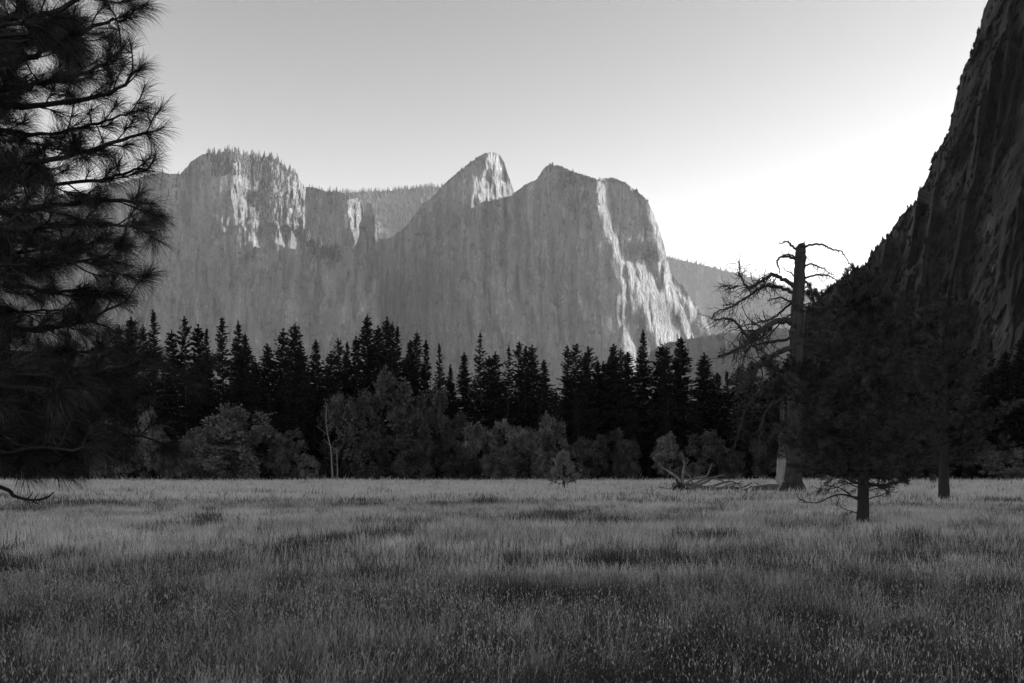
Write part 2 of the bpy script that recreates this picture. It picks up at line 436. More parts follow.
tag(low_hill, 'dark wooded hill below the sunlit ribs of the dome', 'hill', kind='structure')

# near cliff on the right: a steep face that comes towards the camera and runs on past it
def build_near_cliff():
    prof = [(800, 312), (818, 300), (833, 283), (845, 275), (863, 265), (872, 254), (880, 243), (890, 234), (896, 222), (901, 215), (909, 209), (916, 203), (919, 192), (923, 186), (928, 176), (932, 164), (938, 150), (943, 142), (949, 133),
            (952, 120), (955, 103), (958, 89), (961, 78), (964, 67), (969, 58), (973, 49), (976, 36), (980, 27), (984, 10), (989, 0), (1000, -30), (1024, -95), (1080, -250), (1200, -480)]
    cx = np.concatenate([np.arange(800, 1030, 0.6), np.arange(1030, 1200, 3.0)])
    rows = 330; bottom = 472.0
    pp = np.array(prof, float)
    tp = np.interp(cx, pp[:, 0], pp[:, 1]) + 5.0 * fbm(cx / 9, cx * 0 + 2.2, 5, 77, .6)
    v = np.linspace(0, 1, rows)
    GX = np.repeat(cx[None], rows, 0); G = bottom + (tp[None] - bottom) * v[:, None]
    rel = 34 * fbm(GX / 70 + G / 220, G / 130 - GX / 260, 3, 81)
    # diagonal cracks and slabs that follow the slope of the skyline
    q = (GX * 0.90 + G * 0.42)
    rel = rel - 30 * np.clip(.16 - np.abs(fbm(GX / 26 + G / 160, G / 240 + 4, 3, 101)), 0, 1) / .16
    rel = rel + 30 * (np.abs(fbm(q / 34 + 3, (G + GX * .5) / 120, 3, 89)) - .3) + 22 * fbm(q / 17, (G - GX * .3) / 75, 4, 83) + 7 * np.abs(fbm(q / 5.5, (G - GX * .3) / 22, 4, 85)) + 2.2 * fbm(GX / 3, G / 5, 3, 87)
    Y = 900 - 1.25 * (GX - 800) + 0.42 * (bottom - G) + rel
    Y = np.maximum(Y, 330 + 0.12 * (bottom - G) + rel)
    X = (GX - 512) / F * Y; Z = CZ + (HY - G) / F * Y
    V = np.stack([X, Y, Z], -1)
    # run on beside and behind the camera
    ext = []
    last = V[:, -1]
    for k in range(1, 16):
        e = last.copy(); e[:, 0] += 22 * k + 10 * np.sin(k); e[:, 1] -= 55 * k
        e[:, 2] = last[:, 2] * (1.0 + 0.03 * math.sin(k * 1.7)); ext.append(e)
    V = np.concatenate([V, np.stack(ext, 1)], 1)
    back = V[-1].copy(); back[:, 0] += 160; back[:, 1] += 60; back[:, 2] *= 0.92
    back2 = back.copy(); back2[:, 0] += 500; back2[:, 1] += 160; back2[:, 2] = -4
    # the left end folds back too
    V = np.concatenate([V, back[None], back2[None]], 0)
    nr, nc = V.shape[:2]
    i = np.arange(nr - 1)[:, None] * nc; j = np.arange(nc - 1)[None]; A_ = (i + j).ravel()
    T = np.stack([A_, A_ + 1, A_ + nc + 1, A_ + nc], 1)
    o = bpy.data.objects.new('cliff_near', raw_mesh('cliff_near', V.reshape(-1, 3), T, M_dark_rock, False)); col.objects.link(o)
    tag(o, 'towering dark cliff rising out of frame above the big pine', 'cliff', kind='structure')
    return V[:rows, :len(cx)]
NC = build_near_cliff()

# far woods and scrub growing on the rock
def tiny_trees(name, spots, heights, label, mat, seed, slim=0.2):
    rng = np.random.default_rng(seed); mb = MB(); n = len(spots)
    sides = 5
    ang = np.arange(sides) * 2 * math.pi / sides
    for tier in range(3):
        h0 = heights * (0.05 + .27 * tier); h1 = heights * (0.55 + .225 * tier); r = heights * slim * (1 - .27 * tier) * rng.uniform(.7, 1.3, n)
        a = ang[None] + rng.uniform(0, 6, (n, 1)); rr = r[:, None] * rng.uniform(.6, 1.3, (n, sides))
        ring = np.stack([spots[:, 0:1] + rr * np.cos(a), spots[:, 1:2] + rr * np.sin(a), (spots[:, 2] + h0)[:, None] + rr * .2 * np.sin(a * 2)], -1)
        tip = spots + np.stack([rng.normal(0, .02, n) * heights, rng.normal(0, .02, n) * heights, h1], 1)
        V = np.concatenate([ring, tip[:, None]], 1).reshape(-1, 3)
        b = np.arange(n)[:, None, None] * (sides + 1)
        f = np.array([[k, (k + 1) % sides, sides] for k in range(sides)])[None]
        mb.add(V, (b + f).reshape(-1, 3))
    o = mb.obj(name, mat)
    tag(o, label, 'trees', kind='stuff')
rg = np.random.default_rng(5)
def pick(Vg, n, r0=0.0, r1=1.0, c0=0.0, c1=1.0):
    nr, nc = Vg.shape[:2]
    i = (rg.uniform(r0, r1, n) * (nr - 1)).astype(int); j = (rg.uniform(c0, c1, n) * (nc - 1)).astype(int)
    return Vg[i, j]
M_far_tree = node_mat('far_conifers', 0.03, 0.4, (.05, .05, .05), 3)
s = np.concatenate([pick(RM, 3500, .5, 1), pick(RM, 450, .985, 1)])
tiny_trees('ridge_forest', s, rg.uniform(14, 30, len(s)), 'far forest covering the ridge behind the notch', M_far_tree, 61)
s = np.concatenate([pick(RR, 3500, .3, 1), pick(RR, 500, .985, 1)])
tiny_trees('ridge_forest', s, rg.uniform(14, 30, len(s)), 'far forest covering the hazy ridge beyond the dome', M_far_tree, 62)
s = pick(LHv, 2500, .3, 1)
tiny_trees('hill_forest', s, rg.uniform(7, 13, len(s)), 'far forest on the low dark hill under the dome', M_far_tree, 64)
nc = LB.shape[1]
def cpos(px, x0, x1): return (px - x0) / (x1 - x0)
s = np.concatenate([pick(LB, 30, .97, 1, cpos(203, -120, 372), cpos(245, -120, 372)), pick(LB, 420, .80, 1, cpos(250, -120, 372), cpos(304, -120, 372)), pick(LB, 260, .93, 1, cpos(212, -120, 372), cpos(262, -120, 372)),
                    pick(LB, 20, .985, 1, cpos(304, -120, 372), cpos(362, -120, 372)), pick(LF, 110, .93, 1, cpos(300, -120, 381), cpos(340, -120, 381)),
                    pick(LB, 40, .9, 1, cpos(110, -120, 372), cpos(230, -120, 372)), pick(LB, 60, .985, 1, cpos(203, -120, 372), cpos(300, -120, 372))])
tiny_trees('cliff_top_trees', s, rg.uniform(9, 27, len(s)), 'small trees along the rim and ledges of the broken cliff', M_far_tree, 65, 0.16)
s = np.concatenate([pick(DMv, 60, .985, 1, cpos(537, 376, 730), cpos(648, 376, 730)), pick(DMv, 120, .86, 1, cpos(545, 376, 730), cpos(600, 376, 730)), pick(PKv, 18, .985, 1, cpos(416, 300, 580), cpos(486, 300, 580))])
tiny_trees('summit_trees', s, rg.uniform(4, 11, len(s)), 'scattered small trees on the rounded summit of the dome', M_far_tree, 66, 0.3)
s = np.concatenate([pick(NC, 900, .05, .6, .05, .75), pick(NC, 150, .985, 1, .03, .7), pick(NC, 500, .6, 1, .2, .8)])
tiny_trees('cliff_scrub', s, rg.uniform(1.5, 6.0, len(s)), 'scrub and small trees clinging to the near dark cliff', M_fir, 67, 0.4)

# ------------------------------------------------------------------ haze
def build_haze():
    m = bpy.data.materials.new('haze'); m.use_nodes = True
    t = m.node_tree; t.nodes.clear()
    out = t.nodes.new('ShaderNodeOutputMaterial'); v = t.nodes.new('ShaderNodeVolumePrincipled')
    v.inputs['Color'].default_value = (.92, .92, .92, 1)
    v.inputs['Density'].default_value = 0.00003
    v.inputs['Anisotropy'].default_value = 0.3
    t.links.new(v.outputs[0], out.inputs['Volume'])
    x0, x1, y0, y1, z0, z1 = -9500, 9500, -500, 9500, -8, 1150
    V = [(x, y, z) for x in (x0, x1) for y in (y0, y1) for z in (z0, z1)]
    T = [(0, 1, 3, 2), (4, 6, 7, 5), (0, 4, 5, 1), (2, 3, 7, 6), (0, 2, 6, 4), (1, 5, 7, 3)]
    o = bpy.data.objects.new('haze', raw_mesh('haze', np.array(V, float), np.array(T), m)); col.objects.link(o)
    tag(o, 'pale valley haze softening the far cliffs', 'haze', kind='stuff')
build_haze()

# ------------------------------------------------------------------ tree meshes
def conifer_mesh(seed, H=26.0, Rad=3.0, low=0.08, pw=0.85, gap=0.28, nb=11, fork=False, bare=0.0):
    rng = np.random.default_rng(seed)
    tr = MB(); cr = MB()
    zs = np.linspace(0, H * .985, 14)
    sway = np.cumsum(rng.normal(0, .05, (14, 2)), 0)
    tp = np.column_stack([sway, zs]); tp[0, :2] = 0
    add_tube(tr, tp, np.linspace(H * .014, .03, 14), 7, rng, .1)
    C = []; Dr = []; L = []
    z = H * low; side = rng.uniform(.75, 1.2, 8); 
    while z < H * .985:
        t = (z - H * low) / (H * (1 - low))
        prof = (1 - t) ** (pw * .8) * (0.85 + .35 * min(1, t * 5 + .3))
        lump = 1 + .22 * math.sin(z * 1.3 + seed) + rng.normal(0, .12)
        for b in range(max(3, int(nb * (1.15 - .4 * t)))):
            if rng.random() < bare: continue
            az = rng.uniform(0, 2 * math.pi)
            ln = Rad * prof * lump * side[int(az / (2 * math.pi) * 8) % 8] * rng.uniform(.6, 1.15) + .2
            el = -0.35 + .85 * t + rng.normal(0, .12)
            d0 = np.array([math.cos(az) * math.cos(el), math.sin(az) * math.cos(el), math.sin(el)])
            n = max(5, int(ln * 8))
            s = rng.uniform(.12, 1.0, n)
            zz = z + rng.normal(0, .1)
            base = np.array([np.interp(zz, zs, tp[:, 0]), np.interp(zz, zs, tp[:, 1]), zz])
            pos = base + d0 * (ln * s)[:, None]; pos[:, 2] -= .10 * ln * s ** 2 * (1 - t) - .05 * ln * s ** 3
            sidev = np.array([-math.sin(az), math.cos(az), 0])
            wdt = .22 * ln * (1 - s * .75)
            off = rng.uniform(-1, 1, n)
            pos = pos + sidev * (off * wdt)[:, None]; pos[:, 2] -= np.abs(rng.normal(0, .08, n))
            dd = d0 + sidev * (np.sign(off) * rng.uniform(.2, .9, n))[:, None] + np.array([0, 0, -.25]) + rng.normal(0, .15, (n, 3))
            C.append(pos); Dr.append(dd); L.append(rng.uniform(.28, .62, n) * (0.75 + .25 * (1 - t)))
            if b == 0 and t < .75:
                add_tube(tr, [base, base + d0 * ln * .5, base + d0 * ln * .9 - [0, 0, .06 * ln]], [.05, .035, .012], 3)
        z += gap * rng.uniform(.75, 1.25)
    # leader tip
    n = 40; s = rng.uniform(.93, 1.01, n)
    C.append(np.column_stack([rng.normal(0, .08, n) + sway[-1, 0], rng.normal(0, .08, n) + sway[-1, 1], H * s])); Dr.append(rng.normal(0, .5, (n, 3)) + [0, 0, 1]); L.append(np.full(n, .35))
    C = np.concatenate(C); Dr = np.concatenate(Dr); L = np.concatenate(L)
    add_cards(cr, C, Dr, L * 1.35, L * .62, rng)
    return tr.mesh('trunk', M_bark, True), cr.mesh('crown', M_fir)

def broadleaf_mesh(seed, H=13.0, Wd=9.0, n=12000, low=0.06, leaf=.48, trunks=3):
    rng = np.random.default_rng(seed)
    tr = MB(); cr = MB()
    nc_ = 60
    cen = []
    while len(cen) < nc_:
        p = rng.uniform(-1, 1, 3)
        q = np.array([p[0], p[1], p[2]])
        q *= 1 + .22 * math.sin(7 * math.atan2(q[1], q[0]) + seed) * (1 - abs(q[2]))
        if np.linalg.norm(q) < 1.08 and (np.linalg.norm(q) > .3):
            cen.append([q[0] * Wd * .40, q[1] * Wd * .40, H * .47 + q[2] * H * .42])
    cen = np.array(cen)
    rad = rng.uniform(.05, .13, nc_) * Wd
    for k in range(trunks):
        b = np.array([rng.normal(0, .3), rng.normal(0, .3), 0])
        for c in cen[rng.choice(nc_, 5, replace=False)]:
            m = (b + c) / 2 + rng.normal(0, .3, 3); m[:2] = b[:2] * .6 + m[:2] * .4
            pts = smooth_path([b, m, c], 4)
            add_tube(tr, pts, np.linspace(H * .011, .03, len(pts)), 5)
    w_ = rad ** 2; w_ /= w_.sum()
    idx = rng.choice(nc_, n, p=w_)
    d = unit(rng.normal(size=(n, 3)))
    rr = rad[idx] * rng.uniform(.55, 1.0, n) ** .6 * (1 + .25 * rng.normal(size=n))
    d2 = d * rr[:, None]; d2[:, 2] *= 1.1 + .8 * np.clip(cen[idx, 2] / H - .5, 0, 1)
    pos = cen[idx] + d2
    pos[:, 2] = np.maximum(pos[:, 2], .1)
    keep = rng.random(n) < (.3 + .7 * (d[:, 2] * .5 + .5))
    pos = pos[keep]; d = d[keep]
    add_cards(cr, pos, d + rng.normal(0, .5, d.shape) + [0, 0, .4], rng.uniform(.6, 1.2, len(pos)) * leaf, rng.uniform(.4, .8, len(pos)) * leaf, rng)
    return tr.mesh('trunk', M_bark, True), cr.mesh('crown', M_leaf)

conifers = [conifer_mesh(101, Rad=2.7), conifer_mesh(102, Rad=3.2, pw=.7), conifer_mesh(103, Rad=2.4, pw=1.0, gap=.45), conifer_mesh(104, Rad=3.0, pw=.6, nb=7),
            conifer_mesh(105, Rad=2.6, pw=.9, bare=.25, gap=.5), conifer_mesh(106, Rad=3.3, pw=.75), conifer_mesh(107, Rad=2.3, pw=.8, bare=.15),
            conifer_mesh(108, Rad=3.3, pw=.8, nb=11, bare=.1), conifer_mesh(109, Rad=2.7, pw=.85, bare=.3, gap=.36), conifer_mesh(110, Rad=3.4, pw=1.1)]
broads = [broadleaf_mesh(201), broadleaf_mesh(202, Wd=8.0), broadleaf_mesh(203, Wd=10.0), broadleaf_mesh(204, Wd=7.5)]

def put(name, meshes, X, Y, H, H0, wscale, rz, label, cat, group, parts=('trunk', 'crown')):
    root = empty(name, (X, Y, float(ground_z(np.array(X), np.array(Y)))), rz)
    s = H / H0
    root.scale = (s * wscale, s * wscale, s)
    tag(root, label, cat, group)
    for nme, me in zip(parts, meshes):
        o = bpy.data.objects.new(nme, me); col.objects.link(o); o.parent = root
    return root

ORD = ['first', 'second', 'third', 'fourth', 'fifth', 'sixth', 'seventh', 'eighth', 'ninth', 'tenth', 'eleventh', 'twelfth']
NUM = ['zero', 'one', 'two', 'three', 'four', 'five', 'six', 'seven', 'eight', 'nine', 'ten', 'eleven', 'twelve']

# skyline conifers: (tip column, tip row)
tips = [(8, 330), (38, 336), (68, 330), (97, 334), (118, 326), (130, 318), (143, 326), (155, 312), (172, 331), (187, 318), (198, 326), (206, 330), (223, 318), (238, 322), (244, 334), (254, 360),
        (267, 345), (283, 330), (295, 324), (303, 344), (316, 341), (331, 352), (340, 339), (346, 343), (356, 338), (368, 316), (379, 327), (384, 319), (391, 324), (397, 328),
        (410, 341), (418, 333), (426, 342), (440, 345), (450, 366), (465, 353), (480, 333), (488, 357), (498, 353), (509, 347), (517, 343), (525, 346), (531, 346), (544, 379),
        (568, 346), (575, 345), (588, 347), (597, 361), (603, 362), (613, 345), (623, 349), (643, 331), (661, 345), (669, 348), (680, 337), (706, 354), (728, 372), (749, 362), (772, 368),
        (800, 350), (822, 345), (846, 352), (868, 340), (893, 350), (912, 338), (934, 345), (955, 336), (974, 350), (990, 341), (1006, 352), (1022, 338)]
zones = [(0, 112, 'behind the needles of the near pine'), (112, 180, 'beyond the drooping tips of the near pine'), (180, 260, 'under the sunlit ledges of the broken cliff'),
         (260, 322, 'between the sunlit ledges and the narrow spire'), (322, 362, 'just short of the narrow rock spire'), (362, 402, 'in the tall clump under the narrow spire'),
         (402, 455, 'under the wooded notch'), (455, 536, 'under the notched peak'), (536, 610, 'under the shaded wall of the great dome'), (610, 655, 'in front of the sunlit foot of the dome'),
         (655, 695, 'in front of the low hazy hill'), (695, 790, 'behind the branches of the dead snag'), (790, 880, 'hidden behind the near pine crown'), (880, 1100, 'at the foot of the dark cliff')]
rt = random.Random(7)
bykey = {}
for (px, py) in tips:
    z = next(z for z in zones if z[0] <= px < z[1]); bykey.setdefault(z[2], []).append((px, py))
skyline = []
for ph, lst in bykey.items():
    hi = min(lst, key=lambda q: q[1]); lo = max(lst, key=lambda q: q[1])
    for k, (px, py) in enumerate(lst):
        if (px, py) == hi: lab = f'tallest conifer of the {NUM[len(lst)]} {ph}'
        elif (px, py) == lo: lab = f'shortest conifer of the {NUM[len(lst)]} {ph}'
        else: lab = f'{ORD[k]} of the {NUM[len(lst)]} conifers {ph}'
        skyline.append((px, py, lab))
for k, (px, py, lab) in enumerate(skyline):
    Y = rt.uniform(158, 186)
    H = PZ(py, Y)
    wsc = rt.uniform(.85, 1.2) * (1.0 if py < 350 else 1.15)
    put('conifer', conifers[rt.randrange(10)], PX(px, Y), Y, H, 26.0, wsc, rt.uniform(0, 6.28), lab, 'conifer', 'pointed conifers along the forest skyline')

# second tier: smaller conifers standing in front
tier = [(297, 372, 152, 1.25, 'pale conifer with layered drooping boughs between two rows of dark ones'),
        (578, 398, 154, 1.0, 'half-height conifer under the shaded dome wall behind the tiny pine'), (592, 408, 153, 1.0, 'narrow half-height conifer just beyond the tiny lone pine'),
        (636, 410, 153, 1.2, 'half-height conifer at the forest edge below the dome foot'), (666, 415, 152, 1.1, 'grey-green half-height conifer above the fallen tree roots'),
        (649, 461, 147, 1.3, 'little round-topped conifer at the forest edge beside the fallen tree'), (484, 456, 147, 1.2, 'little dark conifer at the forest edge under the notched peak'),
        (420, 395, 156, 1.0, 'half-height dark conifer behind the tall grey-green broadleaf trees'), (540, 400, 158, 1.1, 'half-height dark conifer below the gap in the skyline'),
        (556, 392, 160, 1.1, 'slim half-height conifer in the gap of the skyline'), (693, 412, 156, 1.1, 'half-height dark conifer behind the fallen tree branches'),
        (745, 425, 150, 1.1, 'half-height dark conifer beneath the lowest snag limbs'), (268, 395, 158, 1.1, 'half-height dark conifer behind the widest pale bush'),
        (960, 425, 150, 1.3, 'half-height dark conifer beyond the trunk of the far pine'), (1005, 430, 149, 1.3, 'half-height dark conifer at the cliff end of the meadow'),
        (600, 446, 148, 1.2, 'short young conifer at the forest edge beyond the tiny lone pine'), (898, 452, 148, 1.3, 'short conifer between the two pine trunks at the meadow edge')]
for k, (px, py, Y, ws, lab) in enumerate(tier):
    put('conifer', conifers[(k * 3 + 1) % 7], PX(px, Y), Y, PZ(py, Y), 26.0, ws * 1.25, k * 1.3, lab, 'conifer', 'smaller conifers at the forest edge')

# trees filling the forest behind
fill = {}
for k in range(48):
    px = -6 + k * 22.0 + rt.uniform(-6, 6); Y = rt.uniform(190, 222); py = rt.uniform(352, 386)
    z = next((z for z in zones if z[0] <= px < z[1]), zones[0]); fill.setdefault(z[2], []).append((px, py, Y))
for ph, lst in fill.items():
    for k, (px, py, Y) in enumerate(lst):
        lab = f'second-row conifer {ph}' if len(lst) == 1 else f'second-row conifer, {ORD[k]} of {NUM[len(lst)]}, {ph}'
        put('conifer', conifers[rt.randrange(10)], PX(px, Y), Y, PZ(py, Y), 26.0, 1.7, rt.uniform(0, 6.28), lab, 'conifer', 'second row of conifers inside the forest')

# broadleaf trees and bushes: (centre column, top row, width px, distance, label)
bl = [(240, 401, 92, 146, 'widest pale round-headed broadleaf tree left of the pale layered conifer'), (286, 424, 48, 147, 'mid-height broadleaf tree on the shoulder of the widest pale tree'),
      (201, 420, 52, 148, 'broadleaf tree behind the drooping tips of the near pine'), (150, 408, 42, 150, 'pale-topped broadleaf tree seen through the near pine needles'),
      (176, 446, 40, 145, 'low pale bush seen under the near pine tips'), (112, 414, 58, 150, 'grey broadleaf tree behind the lowest near pine bough'), (64, 430, 60, 149, 'dim broadleaf tree low behind the near pine'), (18, 426, 60, 150, 'dim broadleaf tree at the end of the forest behind the near pine'),
      (309, 452, 26, 145, 'pale rounded bush beside the two thin white trunks'), (322, 474, 14, 144, 'tiny pale bush at the foot of the thin white trunks'),
      (350, 384, 62, 149, 'tall broadleaf tree with bright top just past the thin white trunks'), (393, 368, 66, 151, 'tallest broadleaf tree, grey-green, under the narrow spire'), (430, 381, 52, 150, 'tall broadleaf tree under the wooded notch'),
      (372, 425, 50, 147, 'dark broadleaf tree in front of the tallest grey-green one'), (412, 432, 46, 147, 'dark low broadleaf tree under the wooded notch'),
      (455, 412, 44, 149, 'broadleaf tree between the tall grey-green trees and the low thicket'), (478, 420, 46, 148, 'feathery broadleaf tree under the tallest conifer of the peak'),
      (505, 414, 44, 150, 'pale feathery broadleaf tree under the notched peak'), (528, 424, 46, 148, 'rounded broadleaf tree under the gap in the skyline'), (551, 412, 40, 150, 'broadleaf tree rising behind the tiny lone pine'),
      (585, 436, 40, 147, 'rounded bush just beyond the tiny lone pine'), (612, 424, 42, 150, 'dark broadleaf tree under the dome wall'), (627, 438, 34, 148, 'small broadleaf tree under the dome foot'),
      (668, 432, 38, 149, 'small broadleaf tree behind the pale upright limbs'), (705, 428, 52, 149, 'grey broadleaf tree behind the fallen tree'), (732, 444, 36, 147, 'low broadleaf tree just before the snag'),
      (762, 436, 38, 150, 'dark broadleaf tree behind the snag base'), (462, 446, 40, 146, 'low dark bush at the forest edge under the notch'), (505, 446, 46, 146, 'low rounded bush at the forest edge under the peak'), (543, 448, 34, 146, 'low grey bush left of the tiny lone pine'),
      (1000, 446, 60, 148, 'pale-leaved bush at the foot of the dark cliff'), (930, 440, 54, 150, 'dim broadleaf tree behind the far pine trunk'), (820, 440, 54, 150, 'dim broadleaf tree behind the bare lower pine boughs'), (874, 436, 50, 150, 'dim broadleaf tree behind the near pine trunk'),
      (334, 440, 36, 150, 'dark bush behind the two thin white trunks'), (690, 462, 30, 145, 'low bush directly behind the fallen tree')]
for k, (px, py, wd, Y, lab) in enumerate(bl):
    H = PZ(py, Y); Wm = wd / F * Y
    base_w = [9.0, 8.0, 10.0, 7.5][k % 4]
    rt_ = put('bush' if 'bush' in lab else 'broadleaf_tree', broads[k % 4], PX(px, Y), Y, H, 13.0, (Wm / base_w) / (H / 13.0) * 1.0, k * .9, lab, 'bush' if 'bush' in lab else 'broadleaf tree', 'broadleaf trees and bushes along the meadow edge')
    kind_m = M_leaf_pale if 'pale' in lab and k not in (1, 35) else (M_leaf_dark if 'dark' in lab or 'grey-green' in lab or 'dim' in lab or k in (10, 12, 15) else None)
    if kind_m:
        for c in rt_.children:
            if c.name.startswith('crown'): c.material_slots[0].link = 'OBJECT'; c.material_slots[0].material = kind_m

# ------------------------------------------------------------------ thin white trunks
def bare_sapling(name, pts_px, Y, r0, r1, label, twigs, seed):
    rng = np.random.default_rng(seed)
    b = pts_px[0]; X0 = PX(b[0], Y)
    root = empty(name, (X0, Y, 0)); tag(root, label, 'bare tree', 'thin white bare trunks')
    mb = MB(); P = smooth_path([(PX(x, Y) - X0, 0, PZ(y, Y)) for x, y in pts_px], 4); P[0, 2] = -.1
    add_tube(mb, P, np.linspace(r0, r1, len(P)), 6); mb.obj('trunk', M_pale_wood, root, True)
    for i in range(twigs):
        t = rng.uniform(.4, .95); k = int(t * (len(P) - 1)); a = rng.uniform(0, 6.28); L = rng.uniform(.8, 2.0)
        q = MB(); d = np.array([math.cos(a), math.sin(a), .8]) * L
        add_tube(q, smooth_path([P[k], P[k] + d * .5 + [0, 0, .1], P[k] + d], 3), np.linspace(r1 * 1.1, .02, 7), 4); q.obj('branch', M_pale_wood, root, True)
bare_sapling('bare_tree', [(333, 482), (332, 468), (331, 450), (328, 436), (326, 420), (327, 405)], 143, .14, .04, 'taller thin white bare trunk forking near the top before dark trees', 5, 3)
bare_sapling('bare_tree', [(337, 482), (337.5, 470), (337, 458), (336.5, 449)], 143.5, .11, .04, 'shorter thin white bare trunk standing just beside the taller one', 3, 4)

# ------------------------------------------------------------------ dead snag
def px_path(pts, Y, dy, n=4):
    """points in the snag's own plane, bending dy metres towards or away from the viewer."""
    m = len(pts); P = [(PX(x, Y), Y + dy * (k / (m - 1)), PZ(y, Y)) for k, (x, y) in enumerate(pts)]
    return smooth_path(P, n)

def grow_twigs(mb, P, r, rng, n, L, hang=0.5, depth=2, spread=1.0, start=.25):
    for i in range(n):
        t = rng.uniform(start, 1.0); k = min(int(t * (len(P) - 1)), len(P) - 2)
        tan = unit(P[k + 1] - P[k])
        sidev = unit(np.cross(tan, rng.normal(size=3)))
        d = unit(tan * rng.uniform(.2, 1.0) + sidev * spread * rng.uniform(.5, 1.2) + np.array([0, 0, -hang * rng.uniform(-.4, 1.3)]))
        ln = L * rng.uniform(.4, 1.2) * (1.15 - .4 * t)
        m = 6; q = [P[k]]
        for s_ in range(m):
            d = unit(d + rng.normal(0, .28, 3) + np.array([0, 0, .05])); q.append(q[-1] + d * ln / m)
        q = np.array(q); r0 = max(r * (1 - .6 * t) * .38, .008)
        add_tube(mb, q, np.linspace(r0, r0 * .3, len(q)), 3)
        if depth > 1: grow_twigs(mb, q, r0, rng, rng.integers(2, 5), ln * .5, hang, depth - 1, spread)

